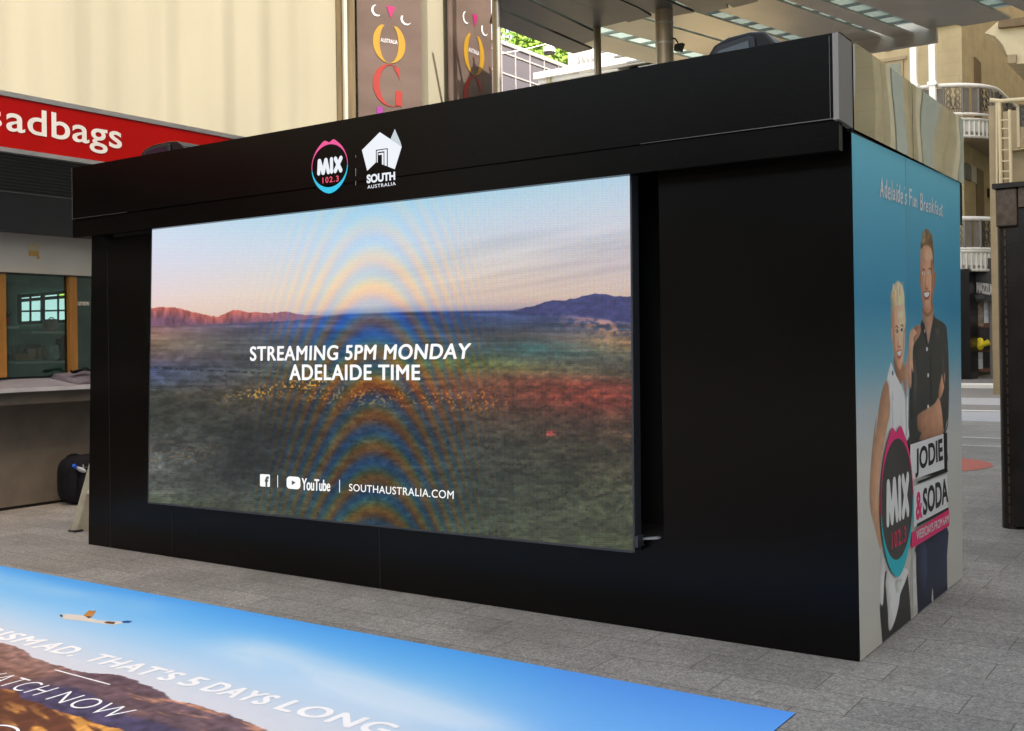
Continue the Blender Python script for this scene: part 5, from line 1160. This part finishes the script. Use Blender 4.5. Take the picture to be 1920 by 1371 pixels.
# curved balconies
def balcony(zr, zm, zf0, zf1, ubend):
    """zr rail top, zm lower rail, fascia from zf0 to zf1"""
    pts = [Vector((x, 33.2)) for x in np.linspace(-6, -1.9, 12)]
    cx, cy, R_ = -1.9, 35.4, 2.2
    for k in range(1, 19): t = -math.pi / 2 + math.pi / 2 * k / 18; pts.append(Vector((cx + R_ * math.cos(t), cy + R_ * math.sin(t))))
    pts.append(Vector((cx + R_, 40)))
    par = empty('balcony', (-1.5, 34.5, zf1)); par.parent = ap; par.matrix_parent_inverse = Matrix.Translation(-world_loc(ap))
    b = MB(); b.tube([(p.x, p.y, zr) for p in pts], .075, 8); b.tube([(p.x, p.y, zm) for p in pts], .05, 8); b.build('rail', M['whitep'], par)
    b = MB(); n = len(pts); fs = []; vs = []
    for p in pts: vs += [(p.x, p.y, zf0), (p.x, p.y, zf1)]
    b.add(vs, [(2 * i, 2 * i + 2, 2 * i + 3, 2 * i + 1) for i in range(n - 1)])
    for i in range(n - 1):
        L_ = (pts[i + 1] - pts[i]).length; m_ = max(1, int(L_ / .17))
        for k in range(m_):
            q = pts[i].lerp(pts[i + 1], k / m_); b.box(q.x - .03, q.x + .03, q.y - .045, q.y + .01, zf0 - .05, zf1)
    b.tube([(p.x, p.y - .01, zf1 + .03) for p in pts], .055, 6); b.tube([(p.x, p.y - .01, zf0) for p in pts], .05, 6)
    b.build('ribbed_fascia', mat('white_weathered_paint', (.62, .62, .58), .6, var=.1), par)
    b = MB(); poly = [(p.x, p.y, zf0 + .05) for p in pts] + [(-.9, 40, zf0 + .05), (-.9, 35, zf0 + .05), (-6, 35, zf0 + .05)]
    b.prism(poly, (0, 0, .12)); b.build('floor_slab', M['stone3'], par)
    # uprights, plain boards and lace panels
    bb = MB(); ip = MB(); sc = []
    d_acc = 0; marks = []
    for i in range(n - 1):
        seg = pts[i + 1] - pts[i]; L_ = seg.length; s0 = 0
        while True:
            nxt = len(marks) * .62
            if nxt > d_acc + L_: break
            marks.append(pts[i] + seg * ((nxt - d_acc) / L_))
        d_acc += L_
    H_ = zr - zm
    for j in range(len(marks) - 1):
        a, c_ = marks[j], marks[j + 1]; d = c_ - a
        if j % 2 == 0:
            ip = MB(); 
            def lp(s, h): q = a + d * s; return Vector((q.x, q.y, zm + h * H_))
            for sgn_ in (-1, 1):
                for (hc_, r0) in ((.78, .17), (.55, .15), (.33, .15)):
                    for rr2 in (1, .55): ip.tube([lp(.5 + sgn_ * (.24 + r0 * rr2 * .9 * math.cos(t)), hc_ + r0 * rr2 * .75 * math.sin(t)) for t in [q * math.pi / 5 for q in range(9 if rr2 < 1 else 11)]], .013, 4, False)
            ip.tube([lp(.5, .15), lp(.62, .45), lp(.5, .62), lp(.38, .45), lp(.5, .15)], .013, 4, False)
            for q in range(8): ip.tube([lp(.06 + .125 * q, .0), lp(.06 + .125 * q, .17)], .012, 4, False)
            for h in (.02, .18, .93): ip.tube([lp(0, h), lp(1, h)], .014, 4, False)
            ip.build('lace_panel', M['iron'], par)
        else:
            bb.prism([(a.x, a.y, zm + .04), (a.x + d.x * .42, a.y + d.y * .42, zm + .04), (a.x + d.x * .42, a.y + d.y * .42, zr - .1), (a.x, a.y, zr - .1)], (-d.y * .04, d.x * .04, 0))
            bb.prism([(a.x + d.x * .60, a.y + d.y * .60, zm + .04), (c_.x, c_.y, zm + .04), (c_.x, c_.y, zr - .1), (a.x + d.x * .60, a.y + d.y * .60, zr - .1)], (-d.y * .04, d.x * .04, 0))
        for q in (a,): bb.box(q.x - .035, q.x + .035, q.y - .035, q.y + .035, zm, zr)
    bb.split('railing_board', M['boardgrey'], par)
dz = 1.0
zr1 = PY(1830, 150, 33.2).z; zm1 = PY(1830, 205, 33.2).z; zf1_ = PY(1840, 216, 33.2).z; zf0_ = PY(1840, 247, 33.2).z
balcony(zr1, zm1, zf0_, zf1_, 0)
zr2 = PY(1830, 405, 33.2).z; zm2 = PY(1830, 463, 33.2).z; zf3 = PY(1830, 470, 33.2).z; zf2 = PY(1830, 504, 33.2).z
balcony(zr2, zm2, zf2, zf3, 0)
# white posts on the balcony front
for (u, wp, vt) in ((1714, 11, 78), (1749, 11, 72)):
    p = PY(u, 120, 33.0); dep = 38; h_ = wp / CF * dep / 2; b = MB(); b.box(p.x - h_, p.x + h_, 32.85, 33.05, zf0_ - .2, 14); b.box(p.x - h_ - .05, p.x + h_ + .05, 32.8, 33.1, zr1 - .05, zr1 + .08); b.build('white_post', M['whitep'], ap)
# upper overhang at the top right
b = MB(); b.prism([PY(*q, 31) for q in [(1846, 62), (1866, 68), (1880, 84), (1889, 104), (1891, 121), (1960, 116), (1960, 30), (1874, 38)]], (0, 4, 0)); b.build('overhang', M['stone2'], ap)
b = MB(); b.prism([PY(*q, 30.8) for q in [(1871, 52), (1960, 43), (1960, 29), (1872, 37)]], (0, .25, 0)); b.build('overhang_beam', M['brown'], ap)
b = MB(); b.prism([PY(*q, 30.9) for q in [(1889, 119), (1905, 118), (1905, 102), (1889, 103)]], (0, .25, 0)); b.build('overhang_vent', M['stone3'], ap)
# shop under the balcony
x0, x1, z0, z1 = rect_y(1796, 1817, 515, 715, 33.4); b = MB(); b.box(x0 - .3, x1, 33.4, 34.6, 0, z1 + .2); b.build('shop_pillar', M['plasticbk'], ap)
x0, x1, z0, z1 = rect_y(1790, 1880, 516, 540, 34.4); b = MB(); b.box(x0, x1 + 2, 34.4, 34.6, z0 - .5, z1 + .6); b.build('shop_fascia', M['darkband'], ap)
text_obj('shop_sign_lettering', 'MAZZUCO', [PY(*q, 34.3) for q in [(1831, 549), (1870, 556), (1870, 534), (1831, 529)]], M['signgrey'], ap, bold=.05, spacing=.9)
b = MB(); b.prism([PY(*q, 34.36) for q in [(1831, 551), (1868, 556), (1868, 534), (1831, 529)]], (0, .03, 0)); b.build('shop_sign', mat('brown_grey_sign', (.13, .12, .105), .6), ap)
text_obj('shop_sign_lettering', 'DOLUSV', [PY(*q, 34.3) for q in [(1816, 560), (1846, 560), (1846, 553), (1816, 553)]], M['boardgrey'], ap)
x0, x1, z0, z1 = rect_y(1815, 1828, 538, 547, 34.35); b = MB(); b.box(x0, x1, 34.3, 34.36, z0, z1); b.build('lit_sign', M['lit'], ap)
x0, x1, z0, z1 = rect_y(1832, 1857, 563, 697, 34.8); b = MB(); b.box(x0, x1, 34.9, 35.25, z0, z1); cab = b.build('display_case', mat('reddish_timber', (.22, .09, .05), .5), ap)
def sq(name, u0, u1, v0, v1, m, y=34.85): x0, x1, z0, z1 = rect_y(u0, u1, v0, v1, y); b = MB(); b.box(x0, x1, y, y + .04, z0, z1); return b.build(name, m, cab)
sq('poster', 1834, 1843, 566, 612, M['posters']); sq('poster', 1845, 1853, 565, 606, M['posterw']); sq('display_recess', 1834, 1855, 614, 656, M['shopdark']); sq('poster', 1834, 1842, 660, 692, M['posterw']); sq('poster', 1844, 1855, 660, 690, M['plasticdg'])
x0, x1, z0, z1 = rect_y(1815, 1830, 567, 607, 35.2)
b = MB(); b.box(x0, x1, 35.2, 35.25, z0 + .35, z1); b.build('shop_poster', M['posterw'], ap); b = MB(); b.box(x0, x1, 35.2, 35.25, z0, z0 + .34); b.build('shop_poster', M['magenta'], ap)
x0, x1, z0, z1 = rect_y(1857, 1872, 563, 712, 34.7); b = MB(); b.box(x0, x1 + .6, 34.7, 34.9, 0, z1); b.build('shop_pier', M['boardgrey'], ap)
b = MB(); yb_ = PY(1838, 645, 34.6); b.blob((yb_.x, 34.6, yb_.z), (.12, .1, .22), 8, 12, .8); b.tube([(yb_.x - .08, 34.55, yb_.z - .1), (yb_.x + .3, 34.55, yb_.z + .06)], [.05, .11], 8); tag(b.build('yellow_bag', M['yellow']), 'bright yellow bag shown in the timber shop display case', 'bag')
b = MB(); b.box(-8, 14, 31.2, 52, 0, .12); struct(b.build('footpath', M['asphalt']))

# stair tower with ladder, nearer on the right
st = empty('stair_tower', (2.5, 26.5, 0), 'tan stair tower with curved handrail and an upright ladder at right', 'stair tower')
YT_ = 26.0
def bxp(name, u0, u1, v0, v1, m, y=YT_, d=.2): a = PY(u0, v1, y); c_ = PY(u1, v0, y); b = MB(); b.box(a.x, c_.x, y, y + d, a.z, c_.z); return b.build(name, m, st)
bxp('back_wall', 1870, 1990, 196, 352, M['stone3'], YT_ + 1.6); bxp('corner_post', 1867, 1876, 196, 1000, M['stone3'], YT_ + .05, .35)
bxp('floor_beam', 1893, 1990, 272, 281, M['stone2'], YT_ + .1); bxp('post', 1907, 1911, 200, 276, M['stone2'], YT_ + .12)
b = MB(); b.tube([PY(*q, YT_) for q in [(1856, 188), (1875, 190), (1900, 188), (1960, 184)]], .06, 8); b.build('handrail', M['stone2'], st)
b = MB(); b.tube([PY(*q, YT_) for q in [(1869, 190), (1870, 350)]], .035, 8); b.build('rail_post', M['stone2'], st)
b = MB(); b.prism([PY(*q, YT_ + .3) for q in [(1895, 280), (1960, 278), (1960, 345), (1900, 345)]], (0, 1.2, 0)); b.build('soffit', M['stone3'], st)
for (u0, u1, v0, v1) in ((1911, 1925, 196, 238),):
    mb = MB()
    for k in range(7): u = u0 + (u1 - u0) * k / 6; mb.tube([PY(u, v1, YT_ + .15), PY(u, v0, YT_ + .15)], .015, 4)
    for k in range(3): mb.tube([PY(1918 + 6 * math.cos(t), 205 + 12 * k + 5 * math.sin(t), YT_ + .15) for t in [q * math.pi / 5 for q in range(11)]], .014, 4)
    mb.build('lace_panel', M['iron'], st)
lad = empty('ladder', PY(1886, 350, YT_ - .3), 'yellowish upright ladder against the stair tower above the dark kiosk', 'ladder')
b = MB(); b.tube([PY(1877, 352, YT_ - .3), PY(1874, 192, YT_ - .3)], .045, 8); b.build('stile', M['stone2'], lad)
b = MB(); b.tube([PY(1896, 348, YT_ - .3), PY(1893, 206, YT_ - .3)], .045, 8); b.build('stile', M['stone2'], lad)
for v in (226, 242, 260, 282, 303, 322, 336): b = MB(); b.tube([PY(1876, v, YT_ - .3), PY(1894, v - 1, YT_ - .3)], .022, 6); b.build('rung', M['stone2'], lad)

# dark kiosk at the right edge
kk = empty('kiosk', (6.6, 5, 0), 'dark brown metal street kiosk with rounded ribbed corner', 'kiosk')
k0_ = PZ(1881, 991, 0); kx, ky = k0_.x, k0_.y; zk = PY(1880, 352, ky).z
b = MB(); b.box(kx + .03, kx + 1.6, ky, ky + 1.5, .02, zk - .02); b.build('kiosk_body', M['kiosk'], kk, bevel=.01)
b = MB(); 
b.cyl(kx + .055, ky + .075, 0, zk - .30, .075, 20); b.build('corner_post', M['kiosk'], kk)
b = MB()
for k in range(30): b.box(kx + .045, kx + .056, ky - .012, ky - .002, .05 + k * .08, .05 + k * .08 + .055)
b.build('rib_strip', M['kioskrim'], kk)
b = MB(); b.box(kx - .012, kx + .15, ky - .03, ky + .3, zk - .32, zk - .01); b.build('corner_capping', M['kioskrim'], kk, bevel=.012)
b = MB(); b.box(kx - .03, kx + 1.7, ky - .06, ky + 1.6, zk - .01, zk + .03); b.build('kiosk_roof', M['kiosk'], kk)
b = MB(); b.box(kx + .16, kx + 1.6, ky - .03, ky, zk - .17, zk - .01); b.build('kiosk_header', M['kioskrim'], kk)
b = MB(); b.box(kx + .22, kx + 1.5, ky - .025, ky - .002, .1, zk - .2); b.build('shutter', M['kiosk'], kk)

# ================================================================== BUILDINGS OUTSIDE THE VIEW THAT SHADE THE MALL AND MIRROR IN THE TRIM
rb = empty('arcade_building', (13, 14, 0), 'tall cream stone building with window surrounds along the right side of the mall', 'building')
XR = 11.2
b = MB(); b.box(XR, XR + 8, 17.5, 20.5, 0, 21); b.box(XR, XR + 8, 20.5, 62, 0, 33); b.build('wall', M['stone'], rb)
b = MB(); b.box(XR + .4, XR + 8, -14, 17.5, 0, 21); b.build('wall', M['greyrender'], rb)
b = MB()
for z in (4.6, 8.4, 12): b.box(XR - .35, XR, 17.5, 62, z, z + .35); b.box(XR - .2, XR, 17.5, 62, z - .25, z)
for y in (18.2, 21, 24, 27): b.box(XR - .15, XR, y, y + .4, 0, 19)
b.split('moulding', M['stone2'], rb)
for y in (19.2, 22, 25, 28):
    for z in (5.6, 9.4): b = MB(); b.box(XR - .03, XR, y, y + 1.1, z, z + 2.1); b.build('window', M['winglass'], rb)
eb = empty('end_building', (8, 66, 0), 'cream stone building closing the far end of the side street', 'building')
b = MB(); b.box(-.5, 22, 63, 74, 0, 26); b.build('wall', M['stone'], eb)
b = MB(); b.box(-.5, 22, 62.8, 63, 4.2, 4.7); b.build('string_course', M['stone2'], eb)
for k in range(7): b = MB(); b.box(.6 + 2.6 * k, 1.9 + 2.6 * k, 62.95, 63, 6, 8.4); b.build('window', M['winglass'], eb)
rf = random.Random(4)
for k in range(26):  # added masts out of view, only to cast soft streaks on the cream wall
    y = -7.6 + k * .30 + rf.uniform(-.16, .16) - .25 * (k % 5 == 0); rr_w = rf.choice([.003, .005, .008, .012, .018]); b = MB(); b.box(XR + .5, XR + .5 + rr_w, y, y + rr_w * 1.2, 21, 30); b.build('wall_streak_mast', M['polegrey'], rb)
fb_ = empty('rear_building', (4, -24, 0), 'brown stone building across the mall behind the viewer', 'building')
b = MB(); b.box(-14, 22, -34, -24, 0, 9); b.build('wall', M['farstone'], fb_)
b = MB()
for k in range(10): b.box(-12 + 3.3 * k, -10.2 + 3.3 * k, -23.98, -23.9, 4.6, 7.2)
b.split('window', M['navy'], fb_)
